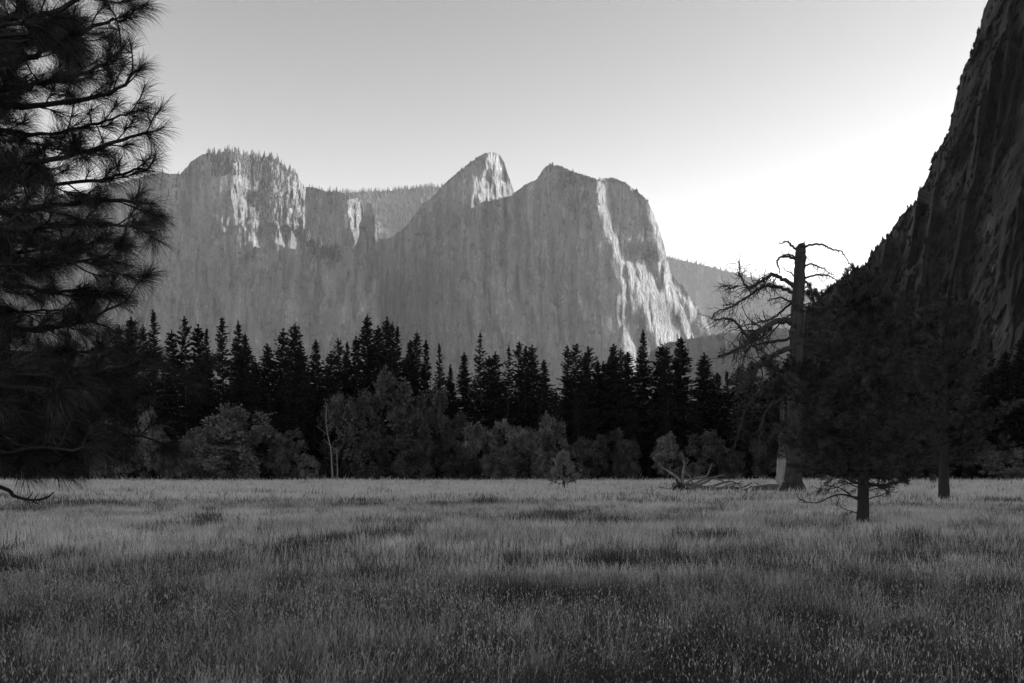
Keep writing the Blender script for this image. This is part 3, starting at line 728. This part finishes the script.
def build_snag():
    Y = 77.0; rng = np.random.default_rng(9)
    X0 = PX(795, Y)
    root = empty('dead_tree', (X0, Y, 0))
    tag(root, 'huge broken-topped bare snag with long crooked limbs', 'dead tree')
    off = np.array([X0, Y, 0])
    mb = MB()
    cl = [(792.5, 505, 10.5), (793, 494, 10.0), (793.5, 480, 8.9), (794, 450, 7.8), (794.5, 400, 7.2), (796, 350, 6.6), (797.5, 310, 6.1), (799.3, 280, 5.8), (800.5, 258, 5.2), (801, 248, 4.9), (801.4, 246, 3.4)]
    P = np.array([(PX(a, Y), Y, PZ(b, Y)) for a, b, c in cl]); rr = np.array([c for *_, c in cl]) / F * Y
    P[0, 2] = -.3
    t0 = np.linspace(0, len(P) - 1, 60); Pf = np.column_stack([np.interp(t0, range(len(P)), P[:, k]) for k in range(3)]); rf = np.interp(t0, range(len(P)), rr)
    Pf[1:-1, :2] += rng.normal(0, .03, (58, 2))
    add_tube(mb, Pf - off, rf, 14, rng, .07)
    # root flare and splintered top
    for k in range(7):
        a = k * .9; q = [(PX(793, Y) + math.cos(a) * .5 - X0, math.sin(a) * .5, 1.0), (PX(793, Y) + math.cos(a) * .85 - X0, math.sin(a) * .85, .3), (PX(793, Y) + math.cos(a) * 1.3 - X0, math.sin(a) * 1.3, -.1)]
        add_tube(mb, q, [.3, .3, .2], 6)
    for (x, y, h, r) in ((798.5, 249, 244, 1.4), (801, 249, 245.5, 1.5), (804, 249, 240, 1.3), (803, 249, 243, 1.2)):
        add_tube(mb, np.array([(PX(x, Y), Y, PZ(y, Y)), (PX(x + .1, Y), Y, PZ((y + h) / 2, Y)), (PX(x + .3, Y), Y, PZ(h, Y))]) - off, np.array([r, r * .7, .15]) / F * Y, 5)
    mb.obj('trunk', M_snag, root, True)
    Ls = [ # points, base radius px, bend, twig count, twig length (m), depth
        ([(797, 250), (791, 246), (787, 243), (782, 243.5), (777, 246)], 1.3, -.6, 3, .4, 1),
        ([(797, 257), (789, 254), (783, 255), (779, 258)], 1.1, .5, 3, .4, 1),
        ([(797, 260), (789, 257.5), (782, 257), (776, 260.5), (775.5, 267), (777, 275)], 1.6, -.8, 7, .6, 1),
        ([(795, 287), (786, 282), (779, 279), (770, 276.5), (764, 280), (757, 284), (750, 289), (744, 290), (738, 285), (734, 277), (733, 266)], 2.3, -2.0, 26, 1.3, 2),
        ([(795, 292), (786, 289), (778, 286.5), (768, 285), (760, 288), (753, 293), (745, 299), (737, 302), (727, 302)], 2.0, 1.5, 24, 1.3, 2),
        ([(795, 305), (789, 302), (782, 299.5), (772, 300), (764, 303)], 1.4, -1, 10, .9, 2),
        ([(796, 298), (788, 306), (781, 312), (772, 318), (762, 320), (750, 322)], 1.5, 1.5, 18, 1.1, 2),
        ([(795, 324), (786, 321.5), (777, 322), (768, 325.5), (760, 331), (753, 335), (748, 341), (741, 347), (733, 352), (722, 357), (711, 360)], 3.6, -2.5, 34, 1.5, 2),
        ([(749, 340), (743, 334), (737, 329.5), (729, 323), (718, 322), (707, 325)], 1.8, -2.5, 22, 1.2, 2),
        ([(740, 301), (733, 306), (724, 309), (716, 312), (712, 318)], 1.2, .5, 14, 1.0, 2),
        ([(738, 286), (731, 289), (724, 287), (716, 290)], 1.1, -.8, 14, .9, 2),
        ([(794, 336), (786, 340), (772, 341), (760, 343), (753, 346), (749, 356), (747, 366)], 1.7, 2.0, 20, 1.1, 2),
        ([(794, 349), (783, 350.5), (772, 355.5), (763, 361.5), (756, 368), (749, 374), (741, 379), (735, 388), (730, 398)], 3.1, -2.0, 30, 1.4, 2),
        ([(793, 372), (780, 377), (768, 386), (758, 394), (750, 405), (745, 420), (741, 438), (738, 448)], 2.1, 1.5, 26, 1.3, 2),
        ([(793, 392), (781, 398), (768, 408), (760, 420), (757, 436), (752, 452)], 1.7, -1.5, 22, 1.2, 2),
        ([(793, 415), (782, 424), (773, 436), (765, 450), (762, 464)], 1.4, 1.2, 16, 1.1, 2),
        ([(795, 314), (785, 318), (776, 330), (768, 338)], 1.2, 2.0, 10, .9, 2),
        ([(803, 247), (811, 245.5), (820, 246), (829, 250), (837, 252.5), (841, 258), (844, 267)], 1.3, -1.0, 9, .6, 1),
        ([(803, 266), (812, 264), (820, 265), (829, 268.5), (838, 272)], 1.1, 1.0, 9, .6, 2),
        ([(803, 278), (812, 276), (822, 276.5), (829, 279), (834, 285)], 1.2, -1.0, 12, .7, 2),
        ([(803, 281), (809, 285), (814, 290), (817, 299)], .9, .8, 7, .6, 1),
        ([(802, 305), (809, 304), (816, 305)], .8, -.5, 3, .4, 1),
        ([(802, 311), (808, 311), (813, 311)], .8, .5, 3, .3, 1),
        ([(803, 254), (806, 257), (808, 263)], .7, -.4, 2, .4, 1),
        ([(796, 275), (791, 272), (787, 270), (785, 266)], .8, .5, 3, .4, 1)]
    for pts, r, dy, nt_, L, dep in Ls:
        b = MB(); P = px_path(pts, Y, dy) - off
        P[1:-1] += rng.normal(0, .04, (len(P) - 2, 3))
        rad = np.linspace(r, r * .3, len(P)) / F * Y
        add_tube(b, P, rad, 7, rng, .1)
        if nt_: grow_twigs(b, P, r / F * Y, rng, int(nt_ * (2.1 if dep == 2 else 1.2)), L * 1.5, .75, dep)
        b.obj('branch', M_snag, root, True)
build_snag()

# broad trunk of an old conifer standing behind the snag
def build_old_conifer():
    Y = 92.0; X0 = PX(783, Y); rng = np.random.default_rng(4)
    root = empty('old_conifer', (X0, Y, 0)); tag(root, 'old conifer with broad pale trunk hard behind the snag', 'conifer')
    H = PZ(378, Y); mb = MB()
    z = np.linspace(-.2, H, 30); P = np.column_stack([rng.normal(0, .02, 30), rng.normal(0, .02, 30), z])
    add_tube(mb, P, np.interp(z, [-.2, .5, 4, H], [.75, .62, .5, .08]), 12, rng, .06); mb.obj('trunk', node_mat('pale_fir_bark', 0.14, 0.5, (3, 3, .5), 5, bump=.8, bscale=(6, 6, 1), bdist=.06), root, True)
    c = MB(); n = 9000
    zz = rng.uniform(3.4, H, n); t = (zz - 3.4) / (H - 3.4); r = 1.9 * (1 - t) ** .6 * np.sqrt(rng.uniform(.05, 1, n)) * (1 + .3 * np.sin(zz * 2.7)); a = rng.uniform(0, 6.28, n)
    pos = np.column_stack([r * np.cos(a), r * np.sin(a), zz - r * .25])
    add_cards(c, pos, np.column_stack([np.cos(a), np.sin(a), -.4 + rng.normal(0, .2, n)]), rng.uniform(.15, .35, n), rng.uniform(.06, .14, n), rng); c.obj('crown', M_fir, root)
build_old_conifer()

# ------------------------------------------------------------------ pines with tufted boughs
def tuft(mb, tip, d, rng, L, W, n, back=.12, spread=1.0, droop=.3):
    d = unit(d)
    t = rng.uniform(0, 1, n) ** .8
    base = tip - d * (back * t)[:, None]
    s = unit(np.cross(np.broadcast_to(d, (n, 3)), rng.normal(size=(n, 3))))
    ang = (.25 + .95 * rng.uniform(0, 1, n) ** .8 * (.5 + .5 * t)) * spread
    dd = d * np.cos(ang)[:, None] + s * np.sin(ang)[:, None]
    add_needles(mb, base, dd, L * rng.uniform(.75, 1.1, n), W, droop, rng)

def pine_bough(P, r, rng, twig_n, twig_L, nd_L, nd_W, nd_n, root, start=.25, mat_b=M_bark, mat_n=M_pine, up=.5, droop=.3, hang=0.0, label=None, sides=6, back=.12, sub=True):
    """one bough: its wood is a branch part, its needles a sub-part."""
    wb = MB(); nb_ = MB()
    rad = np.linspace(r, max(r * .25, .004), len(P)); add_tube(wb, P, rad, sides, rng, .08)
    L_ = np.concatenate([[0], np.cumsum(np.linalg.norm(np.diff(P, axis=0), axis=1))]); tot = L_[-1]
    for i in range(twig_n):
        t = start + (1 - start) * (i + rng.uniform(0, 1)) / twig_n
        sdist = t * tot; p = np.array([np.interp(sdist, L_, P[:, k]) for k in range(3)])
        k = min(np.searchsorted(L_, sdist), len(P) - 1); tan = unit(P[k] - P[k - 1])
        sv = unit(np.cross(tan, [0, 0, 1.0])) * (1 if i % 2 else -1)
        sv = unit(sv + rng.normal(0, .5, 3))
        d = unit(tan * rng.uniform(.4, 1.1) + sv * rng.uniform(.4, 1.0) + np.array([0, 0, up * rng.uniform(-.5, .8) - hang * rng.uniform(0, 1)]))
        ln = twig_L * rng.uniform(.45, 1.15) * (1.2 - .6 * t)
        q = [p]
        for s_ in range(5):
            d = unit(d + rng.normal(0, .12, 3) + np.array([0, 0, .12 * up - .05 * hang])); q.append(q[-1] + d * ln / 5)
        q = np.array(q); add_tube(wb, q, np.linspace(max(r * .35 * (1 - .5 * t), .006), .004, 6), 4)
        tuft(nb_, q[-1], q[-1] - q[-2], rng, nd_L, nd_W, nd_n, back, droop=droop)
        if sub:
            for m in range(rng.integers(1, 3)):
                j = rng.integers(2, 5); d3 = unit(unit(q[j] - q[j - 1]) + rng.normal(0, .6, 3) + [0, 0, .2 * up]); l3 = ln * rng.uniform(.2, .45)
                e = q[j] + d3 * l3
                add_tube(wb, [q[j], q[j] + d3 * l3 * .5, e], [.006, .005, .004], 3)
                tuft(nb_, e, d3, rng, nd_L, nd_W, int(nd_n * .8), back, droop=droop)
    tuft(nb_, P[-1], P[-1] - P[-2], rng, nd_L, nd_W, nd_n, back, droop=droop)
    b = wb.obj('branch', mat_b, root, True)
    if label: b['label'] = label
    nb_.obj('needles', mat_n, b)
    return b

def build_pine(name, px, py_base, py_top, half_px, seed, label, n_boughs, nd, low_frac, trunk_px, bare_pts=(), lobes=None, twn=9, nw=.006, leanx=0.0, mat_n=M_pine):
    Y = GY(py_base); rng = np.random.default_rng(seed); X0 = PX(px, Y)
    root = empty(name, (X0, Y, float(ground_z(np.array(X0), np.array(Y))))); tag(root, label, 'pine tree')
    H = PZ(py_top, Y); mb = MB(); m = 26
    z = np.linspace(-.1, H, m); wob = np.cumsum(rng.normal(0, .012, (m, 2)), 0) * (H / 8); wob[:3] *= .2
    P = np.column_stack([wob[:, 0] + leanx * z / H, wob[:, 1], z]); r0 = trunk_px / 2 / F * Y
    add_tube(mb, P, np.interp(z / H, [0, .04, .4, 1], [r0 * 1.25, r0, r0 * .65, .03]), 12, rng, .06); mb.obj('trunk', M_bark, root, True)
    Wm = half_px / F * Y
    for i in range(n_boughs):
        t = (i + rng.uniform(0, 1)) / n_boughs
        zb = H * (low_frac + (1 - low_frac) * t * .97); az = i * 2.399 + rng.normal(0, .3)
        prof = (lobes(t, az) if lobes else (1 - t) ** .65 + .08)
        ln = max(.35, Wm * prof * rng.uniform(.75, 1.1))
        base = np.array([np.interp(zb, z, P[:, 0]), np.interp(zb, z, P[:, 1]), zb])
        el = -.15 + .9 * t + rng.normal(0, .12)
        d = np.array([math.cos(az) * math.cos(el), math.sin(az) * math.cos(el), math.sin(el)])
        q = [base]
        for s_ in range(6):
            d = unit(d + np.array([0, 0, .10]) + rng.normal(0, .07, 3)); q.append(q[-1] + d * ln / 6)
        pine_bough(smooth_path(np.array(q), 2), max(.02, r0 * .22 * (1 - t * .6)), rng, max(4, int(twn * (.4 + prof))), min(ln * .42, .9) + .12, nd[0], nw, nd[1], root, start=.2, back=nd[2], mat_n=mat_n)
    for pts, r in bare_pts:
        b = MB(); Pp = px_path(pts, Y, rng.uniform(-1, 1) * .8) - np.array([X0, Y, 0])
        add_tube(b, Pp, np.linspace(r, r * .3, len(Pp)), 5, rng, .1); grow_twigs(b, Pp, r, rng, 9, .6, .2, 2, start=.2)
        b.obj('bare_branch', M_bark, root, True)
    return root

def lobes_near(t, az):
    c = math.cos(az)
    w_ = np.interp(t, [0, .12, .35, .6, .8, .92, 1], [.75, .95, 1.0, .76, .48, .24, .1])
    return w_ * (.95 - .16 * c + .28 * math.sin(az * 3 + t * 17))
bare_near = [([(863, 497), (852, 496), (845, 494), (838, 493.5), (830, 495), (823, 497.5), (815, 501), (808, 501.5), (800, 500), (793, 497)], .035),
             ([(863, 502), (855, 497), (848, 491), (842, 487), (834, 485), (826, 485)], .03), ([(862, 514), (854, 511), (846, 508), (838, 503)], .02),
             ([(864, 500), (872, 497), (880, 495), (888, 492), (894, 488)], .022), ([(864, 492), (873, 488), (882, 486), (890, 487)], .02), ([(863, 488), (852, 484), (842, 478), (834, 476)], .025), ([(862, 484), (848, 482), (833, 487), (818, 488), (808, 484)], .02)]
build_pine('pine_tree', 863, 524, 276, 97, 71, 'dark bushy pine with bare lower boughs standing alone in the meadow', 88, (.20, 48, .15), .19, 13, bare_near, lobes_near, 13, .010)
build_pine('pine_tree', 944, 500, 300, 66, 72, 'second darker pine farther back toward the foot of the cliff', 76, (.24, 34, .24), .2, 11, (), lobes_near, 11, .018)
build_pine('pine_tree', 564, 489, 453, 17, 73, 'tiny lone young pine out on the open meadow', 34, (.2, 30, .2), .22, 3.4, (), None, 8, .02, mat_n=M_young)

# near pine whose boughs reach into the frame
def build_near_pine():
    Y = 6.9; X0 = -6.0; rng = np.random.default_rng(12)
    root = empty('pine_tree', (X0, Y, 0)); tag(root, 'near pine whose long-needled boughs hang across the frame edge', 'pine tree')
    off = np.array([X0, Y, 0.0])
    mb = MB(); z = np.linspace(-.2, 15, 30)
    P = np.column_stack([rng.normal(0, .015, 30), rng.normal(0, .015, 30), z]); add_tube(mb, P, np.interp(z, [-.2, 0, 2, 15], [.42, .36, .3, .05]), 16, rng, .06); mb.obj('trunk', M_bark, root, True)
    def bough(pts, dy, r, tn=22, tl=.42, start=.42, **kw):
        """pts: where it passes, in columns and rows at the bough's distance; starts at the trunk."""
        Yb = Y + dy
        Pb = [(PX(x, Yb), Yb, PZ(y, Yb)) for x, y in pts]
        z0 = Pb[0][2] + .1 * abs(dy) + .1
        Pb = np.array([(X0, Y, z0), ((X0 + Pb[0][0]) / 2, Y + dy * .5, (z0 + Pb[0][2]) / 2 - .04)] + Pb) - off
        Pb = smooth_path(Pb, 4); Pb[1:-1] += rng.normal(0, .008, (len(Pb) - 2, 3))
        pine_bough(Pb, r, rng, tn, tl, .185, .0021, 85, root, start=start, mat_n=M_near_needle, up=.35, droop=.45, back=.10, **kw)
    B = [([(0, 20), (50, 12), (95, -8), (125, -22)], -.3, .03), ([(0, 62), (40, 52), (75, 37), (100, 22), (126, 20)], 0, .03), ([(0, 105), (22, 108), (75, 101), (118, 88), (138, 70)], .2, .032),
         ([(0, 88), (40, 84), (80, 74), (112, 60), (122, 44)], -.5, .025), ([(0, 130), (40, 136), (80, 128), (115, 118), (135, 112)], .6, .022),
         ([(0, 161), (67, 157), (112, 144), (148, 132)], -.1, .03), ([(0, 180), (50, 183), (100, 180), (130, 172), (150, 168)], .5, .024), ([(0, 210), (56, 206), (112, 199), (155, 204)], .1, .032),
         ([(0, 228), (50, 226), (90, 222), (130, 226), (150, 232)], -.4, .024), ([(0, 258), (50, 262), (90, 262), (118, 262)], .3, .024), ([(0, 285), (45, 292), (80, 290), (108, 296)], -.3, .026),
         ([(0, 330), (50, 330), (90, 318), (128, 300)], .1, .028), ([(0, 350), (50, 356), (95, 350), (130, 346)], .6, .024), ([(0, 406), (60, 406), (110, 400), (160, 388), (196, 372)], 0, .036),
         ([(0, 385), (50, 384), (100, 372), (140, 362)], -.5, .024), ([(20, 406), (70, 418), (110, 428), (150, 440), (168, 446)], -.1, .02), ([(0, 430), (50, 442), (95, 446), (125, 452)], .4, .022),
         ([(0, 445), (35, 456), (60, 462), (86, 462)], -.4, .018), ([(0, 370), (35, 368), (70, 376), (96, 392)], .9, .02),
         ([(0, -20), (40, -30), (90, -50)], .4, .03), ([(0, -60), (50, -80), (110, -110)], 0, .03),
         ([(0, 40), (30, 44), (60, 46), (84, 40)], .9, .022), ([(0, 240), (30, 244), (60, 240), (84, 248)], 1.1, .022), ([(0, 310), (25, 312), (50, 310), (80, 312)], 1.2, .022), ([(0, 140), (30, 142), (55, 150), (76, 148)], 1.1, .02)]
    for pts, dy, r in B: bough(pts, dy, r)
    # more boughs round the trunk, deeper in the crown
    for i in range(26):
        Yb = rng.uniform(-1.6, 1.9); yy = rng.uniform(-40, 470); ext = rng.uniform(20, 80)
        if yy > 240: ext = rng.uniform(50, 112)
        bough([(-80, yy + 8), (-30, yy + 6), (ext * .5, yy + rng.uniform(-6, 6)), (ext, yy + rng.uniform(-20, 14))], Yb, .024, tn=20, tl=.42, start=.4)
    for i in range(16):   # crown above and on the far side of the trunk
        a = rng.uniform(1.2, 5.0); zb = rng.uniform(2.5, 12); ln = 3.0 * (1 - zb / 15) + .8
        d = np.array([math.cos(a), math.sin(a), .12]); Pp = np.array([d * ln * k / 6 + [0, 0, zb + .02 * k * k] for k in range(7)])
        pine_bough(Pp, .03, rng, 14, .45, .185, .003, 40, root, start=.3, mat_n=M_near_needle, up=.35, droop=.45)
    # bare drooping twig low down
    q = MB(); Pt = smooth_path(np.array([(X0 + .1, Y, PZ(452, Y)), (PX(-90, Y), Y, PZ(462, Y)), (PX(0, Y), Y, PZ(487, Y)), (PX(14, Y), Y, PZ(496, Y)), (PX(32, Y), Y, PZ(500, Y)), (PX(46, Y), Y, PZ(498, Y)), (PX(54, Y), Y, PZ(492, Y))]) - off, 5)
    add_tube(q, Pt, np.linspace(.02, .004, len(Pt)), 6); grow_twigs(q, Pt, .008, rng, 5, .12, .2, 1, start=.5); b = q.obj('bare_branch', M_bark, root, True)
build_near_pine()

# ------------------------------------------------------------------ fallen tree
def build_fallen():
    Y = 79.0; rng = np.random.default_rng(21); X0 = PX(700, Y); off = np.array([X0, Y, 0])
    root = empty('fallen_tree', (X0, Y, 0)); tag(root, 'bleached fallen tree with upturned roots and tangled limbs on the grass', 'fallen tree')
    def path(pts, dy): return px_path(pts, Y, dy) - off
    tr = MB(); P = path([(674, 486), (690, 487), (710, 489), (730, 490), (752, 491)], 2.0); add_tube(tr, P, np.linspace(.34, .12, len(P)), 9, rng, .12); tr.obj('trunk', M_grey_wood, root, True)
    rt_ = MB(); c = np.array([PX(679, Y) - X0, 0, PZ(487, Y)])
    for k in range(34):
        a = rng.uniform(0, 6.28); L = rng.uniform(.4, 1.05); d = np.array([rng.uniform(-.5, .35), math.cos(a), math.sin(a) * .8])
        q = [c + rng.normal(0, .15, 3)]
        for s_ in range(5): d = unit(d + rng.normal(0, .3, 3)); q.append(q[-1] + d * L / 5)
        add_tube(rt_, q, np.linspace(rng.uniform(.08, .2), .03, 6), 5, rng, .1)
    rt_.obj('root_plate', M_bark, root, True)
    LI = [([(682, 486), (679, 480), (674, 475), (668, 471), (661, 467)], .17, 0, M_pale_wood), ([(682, 485), (683, 477), (684, 470), (685.5, 464), (684.5, 460)], .13, .5, M_pale_wood),
          ([(693, 484), (690, 478), (688.5, 474)], .08, -.4, M_pale_wood), ([(682, 486), (692, 480), (700, 477), (708, 476), (711, 470), (714, 464)], .10, .8, M_pale_wood),
          ([(690, 487), (700, 481), (708, 478), (716, 479), (726, 483)], .12, -.6, M_grey_wood), ([(694, 487), (706, 482), (716, 477), (724, 475.5), (728, 477)], .10, .4, M_grey_wood),
          ([(700, 488), (712, 486), (724, 482), (732, 482), (738, 486)], .11, -1.0, M_grey_wood), ([(686, 487), (698, 489), (708, 491), (718, 492)], .12, -1.2, M_grey_wood),
          ([(720, 490), (730, 487), (740, 488), (747, 486), (753, 483)], .11, .4, M_grey_wood), ([(728, 491), (736, 493), (744, 490), (750, 486)], .13, -.6, M_bark), ([(704, 489), (716, 490), (728, 486), (738, 481)], .08, -1.5, M_grey_wood),
          ([(710, 490), (722, 488), (734, 484), (745, 484)], .09, 1.0, M_grey_wood), ([(676, 488), (668, 489), (660, 487), (657, 485)], .06, -.6, M_grey_wood)]
    for pts, r, dy, m in LI:
        b = MB(); P = path(pts, dy); add_tube(b, P, np.linspace(r, r * .35, len(P)), 7, rng, .12); grow_twigs(b, P, r, rng, 5, .8, -.1, 2, start=.3)
        b.obj('limb', m, root, True)
    r2 = empty('fallen_log', (PX(770, Y), Y + 1.5, 0)); tag(r2, 'short grey log lying between the fallen tree and the snag', 'log')
    o2 = np.array([PX(770, Y), Y + 1.5, 0]); b = MB(); P = smooth_path(np.array([(PX(757, Y), Y + 1.2, .55), (PX(765, Y), Y + 1.5, .62), (PX(776, Y), Y + 1.6, .68), (PX(784, Y), Y + 1.8, .62)]) - o2, 4)
    add_tube(b, P, np.linspace(.2, .26, len(P)), 8, rng, .1); b.obj('log_stem', M_grey_wood, r2, True)
    b = MB(); add_tube(b, P[4] + np.array([(0, 0, 0), (-.2, -.2, .3), (-.5, -.3, .45)]), [.07, .05, .02], 5); b.obj('branch_stub', M_grey_wood, r2, True)
build_fallen()

# ------------------------------------------------------------------ meadow grass
def grass_clump(seed, n, spread, h, w_, seeds=0.15, flop=.25, mat=None):
    rng = np.random.default_rng(seed); mb = MB(); ms = MB()
    b = np.column_stack([rng.normal(0, spread, (n, 2)), np.zeros(n)])
    a = rng.uniform(0, 6.28, n); H = h * rng.uniform(.55, 1.15, n); bend = np.where(rng.random(n) < flop, rng.uniform(.5, 1.3, n), rng.uniform(.02, .4, n))
    d = np.column_stack([np.cos(a), np.sin(a), np.zeros(n)]); s = np.column_stack([-np.sin(a + .7), np.cos(a + .7), np.zeros(n)])
    z = np.array([0, 0, 1.0])
    prev = None; Vs = []
    segs = 4
    for k in range(segs + 1):
        t = k / segs
        c = b + z * (H * (t - .25 * bend * t * t * 1.4))[:, None] + d * (H * bend * t ** 2 * .8)[:, None]
        ww = w_ * (1 - .75 * t)
        Vs.append(c - s * ww / 2); Vs.append(c + s * ww / 2)
    V = np.stack(Vs, 1); nv = 2 * (segs + 1); V = V.reshape(-1, 3)
    i = np.arange(n)[:, None] * nv; T = []
    for k in range(segs): T += [i + [2 * k, 2 * k + 1, 2 * k + 3], i + [2 * k, 2 * k + 3, 2 * k + 2]]
    mb.add(V, np.vstack(T))
    # seed heads on a share of the tips
    sel = rng.random(n) < seeds
    tipc = (b + z * (H * (1 - .35 * bend))[:, None] + d * (H * bend * .8)[:, None])[sel]; m = len(tipc)
    me = [mb.mesh('grass_clump', mat)]
    if m:
        dd = unit(d[sel] * bend[sel][:, None] + z * .8); Lh = rng.uniform(.02, .045, m) * h / .45
        for r_ in range(2):
            s2 = unit(np.cross(dd, rng.normal(size=(m, 3)))); W = (Lh * .13)[:, None]
            Vh = np.stack([tipc, tipc + dd * (Lh * .4)[:, None] + s2 * W, tipc + dd * Lh[:, None], tipc + dd * (Lh * .4)[:, None] - s2 * W], 1).reshape(-1, 3)
            k = np.arange(m)[:, None] * 4; ms.add(Vh, np.vstack([k + [0, 1, 2], k + [0, 2, 3]]))
        me.append(ms)
    return me

def grass_field(name, label, pts, scl, clumps, kind, seed):
    rng = np.random.default_rng(seed); n = len(pts)
    gc = bpy.data.collections.new(name + '_kinds')
    for ci_, me in enumerate(clumps):
        if len(me) == 1: mesh = me[0]
        else:
            mesh = me[0]; ms = me[1]
            # merge the seed heads in as a second material
            V0 = np.empty(len(mesh.vertices) * 3, np.float32); mesh.vertices.foreach_get('co', V0)
            T0 = np.empty(len(mesh.polygons) * 3, np.int32); mesh.loops.foreach_get('vertex_index', T0)
            V1 = np.concatenate(ms.v); T1 = np.concatenate(ms.t)
            V = np.vstack([V0.reshape(-1, 3), V1]); T = np.vstack([T0.reshape(-1, 3), T1 + len(V0) // 3])
            mesh = raw_mesh('grass_clump', V, T, me[0].materials[0]); mesh.materials.append(M_seed)
            mi = np.zeros(len(T), np.int32); mi[len(T0) // 3:] = 1; mesh.polygons.foreach_set('material_index', mi)
        gc.objects.link(bpy.data.objects.new('grass_clump_%02d' % ci_, mesh))
    me = bpy.data.meshes.new(name); me.vertices.add(n); me.vertices.foreach_set('co', np.ascontiguousarray(pts, np.float32).ravel())
    at = me.attributes.new('scl', 'FLOAT_VECTOR', 'POINT'); at.data.foreach_set('vector', np.ascontiguousarray(scl, np.float32).ravel())
    at = me.attributes.new('sort', 'INT', 'POINT'); at.data.foreach_set('value', np.ascontiguousarray(kind, np.int32))
    at = me.attributes.new('rot', 'FLOAT_VECTOR', 'POINT'); at.data.foreach_set('vector', np.column_stack([rng.normal(0, .16, n), rng.normal(0, .16, n), rng.uniform(0, 6.28, n)]).astype(np.float32).ravel())
    o = bpy.data.objects.new(name, me); col.objects.link(o)
    tag(o, label, 'grass', kind='stuff')
    g = bpy.data.node_groups.new(name, 'GeometryNodeTree')
    g.interface.new_socket('Geometry', in_out='INPUT', socket_type='NodeSocketGeometry'); g.interface.new_socket('Geometry', in_out='OUTPUT', socket_type='NodeSocketGeometry')
    N = g.nodes.new; Lk = g.links.new
    gi = N('NodeGroupInput'); go = N('NodeGroupOutput'); ci = N('GeometryNodeCollectionInfo'); ci.inputs['Collection'].default_value = gc
    ci.inputs['Separate Children'].default_value = True; ci.inputs['Reset Children'].default_value = True
    ip = N('GeometryNodeInstanceOnPoints'); ip.inputs['Pick Instance'].default_value = True
    a0 = N('GeometryNodeInputNamedAttribute'); a0.data_type = 'INT'; a0.inputs['Name'].default_value = 'sort'; Lk(a0.outputs[0], ip.inputs['Instance Index'])
    a1 = N('GeometryNodeInputNamedAttribute'); a1.data_type = 'FLOAT_VECTOR'; a1.inputs['Name'].default_value = 'scl'
    a2 = N('GeometryNodeInputNamedAttribute'); a2.data_type = 'FLOAT_VECTOR'; a2.inputs['Name'].default_value = 'rot'
    er = N('FunctionNodeEulerToRotation')
    Lk(gi.outputs[0], ip.inputs['Points']); Lk(ci.outputs[0], ip.inputs['Instance'])
    Lk(a2.outputs[0], er.inputs[0]); Lk(er.outputs[0], ip.inputs['Rotation']); Lk(a1.outputs[0], ip.inputs['Scale']); Lk(ip.outputs[0], go.inputs[0])
    md = o.modifiers.new('grass', 'NODES'); md.node_group = g
    return o

def wedge(n, y0, y1, seed, wide=.60, side=2.0):
    rng = np.random.default_rng(seed)
    y = np.sqrt(rng.uniform(y0 ** 2, y1 ** 2, n)); x = rng.uniform(-1, 1, n) * (y * wide + side)
    return x, y
def patch_h(x, y):
    """grass stands taller and shorter in patches and drifts that lie across the view"""
    return 1.0 + .28 * fbm(x / 5 + 9, y / 3 + 9, 3, 91) + .35 * np.clip(fbm(x / 14 + 3, y / 6 + 3, 2, 95), -.6, 1)
# near shade and far light put into blade colour, plus dark tall herb patches
fields = [('meadow_grass', 'tall seeding grass nearest the camera', 15000, 4.0, 17, .13, .44, .0048, 56, .14, .6, 400),
          ('meadow_grass', 'tall grass across the middle of the meadow', 34000, 16, 52, .22, .40, .012, 60, .08, .3, 410),
          ('meadow_grass', 'pale far grass reaching the forest edge', 46000, 50, 150, .5, .38, .03, 70, .08, .25, 420)]
for (nm, lab, n, y0, y1, spread, h, w_, cnt, sh, fl, seed) in fields:
    ks = []
    for k in range(4): ks.append(grass_clump(seed + k, cnt, spread, h, w_, sh, fl, M_grass))
    for k in range(3): ks.append(grass_clump(seed + 10 + k, cnt, spread, h * 1.05, w_, sh * 1.6, fl, M_lit_grass))
    for k in range(2): ks.append(grass_clump(seed + 20 + k, int(cnt * .8), spread * .9, h * 1.15, w_ * 1.5, sh * .2, fl * .5, M_herb))
    x, y = wedge(n, y0, y1, seed); g = np.random.default_rng(seed + 3)
    lit_share = np.clip(-.02 + .70 * np.clip((y - 9) / 18, 0, 1) + .4 * np.clip((y - 55) / 30, 0, 1) + .5 * fbm(x / 11 + 7, y / 7 + 2, 3, 93), .06, .97)  # pale share grows with distance: brighter far light put into the colour
    herb = np.clip((fbm(x / 1.6 + 50, y / 2.0 + 9, 4, 97) - .30) * 2.4, 0, .55) * np.where(y < 70, 1, .5)
    u = g.random(n); kind = np.where(g.random(n) < herb, g.integers(7, 9, n), np.where(u < lit_share, g.integers(4, 7, n), g.integers(0, 4, n)))
    hh = patch_h(x, y) * np.where(kind >= 7, 1.1, 1.0)
    z = ground_z(x, y) - .02; s_ = g.uniform(.8, 1.2, n) * (1 + .35 * (y - y0) / (y1 - y0) * (y0 > 10))
    grass_field(nm, lab, np.column_stack([x, y, z]), np.column_stack([s_, s_, g.uniform(.8, 1.2, n) * hh]), ks, kind, seed)
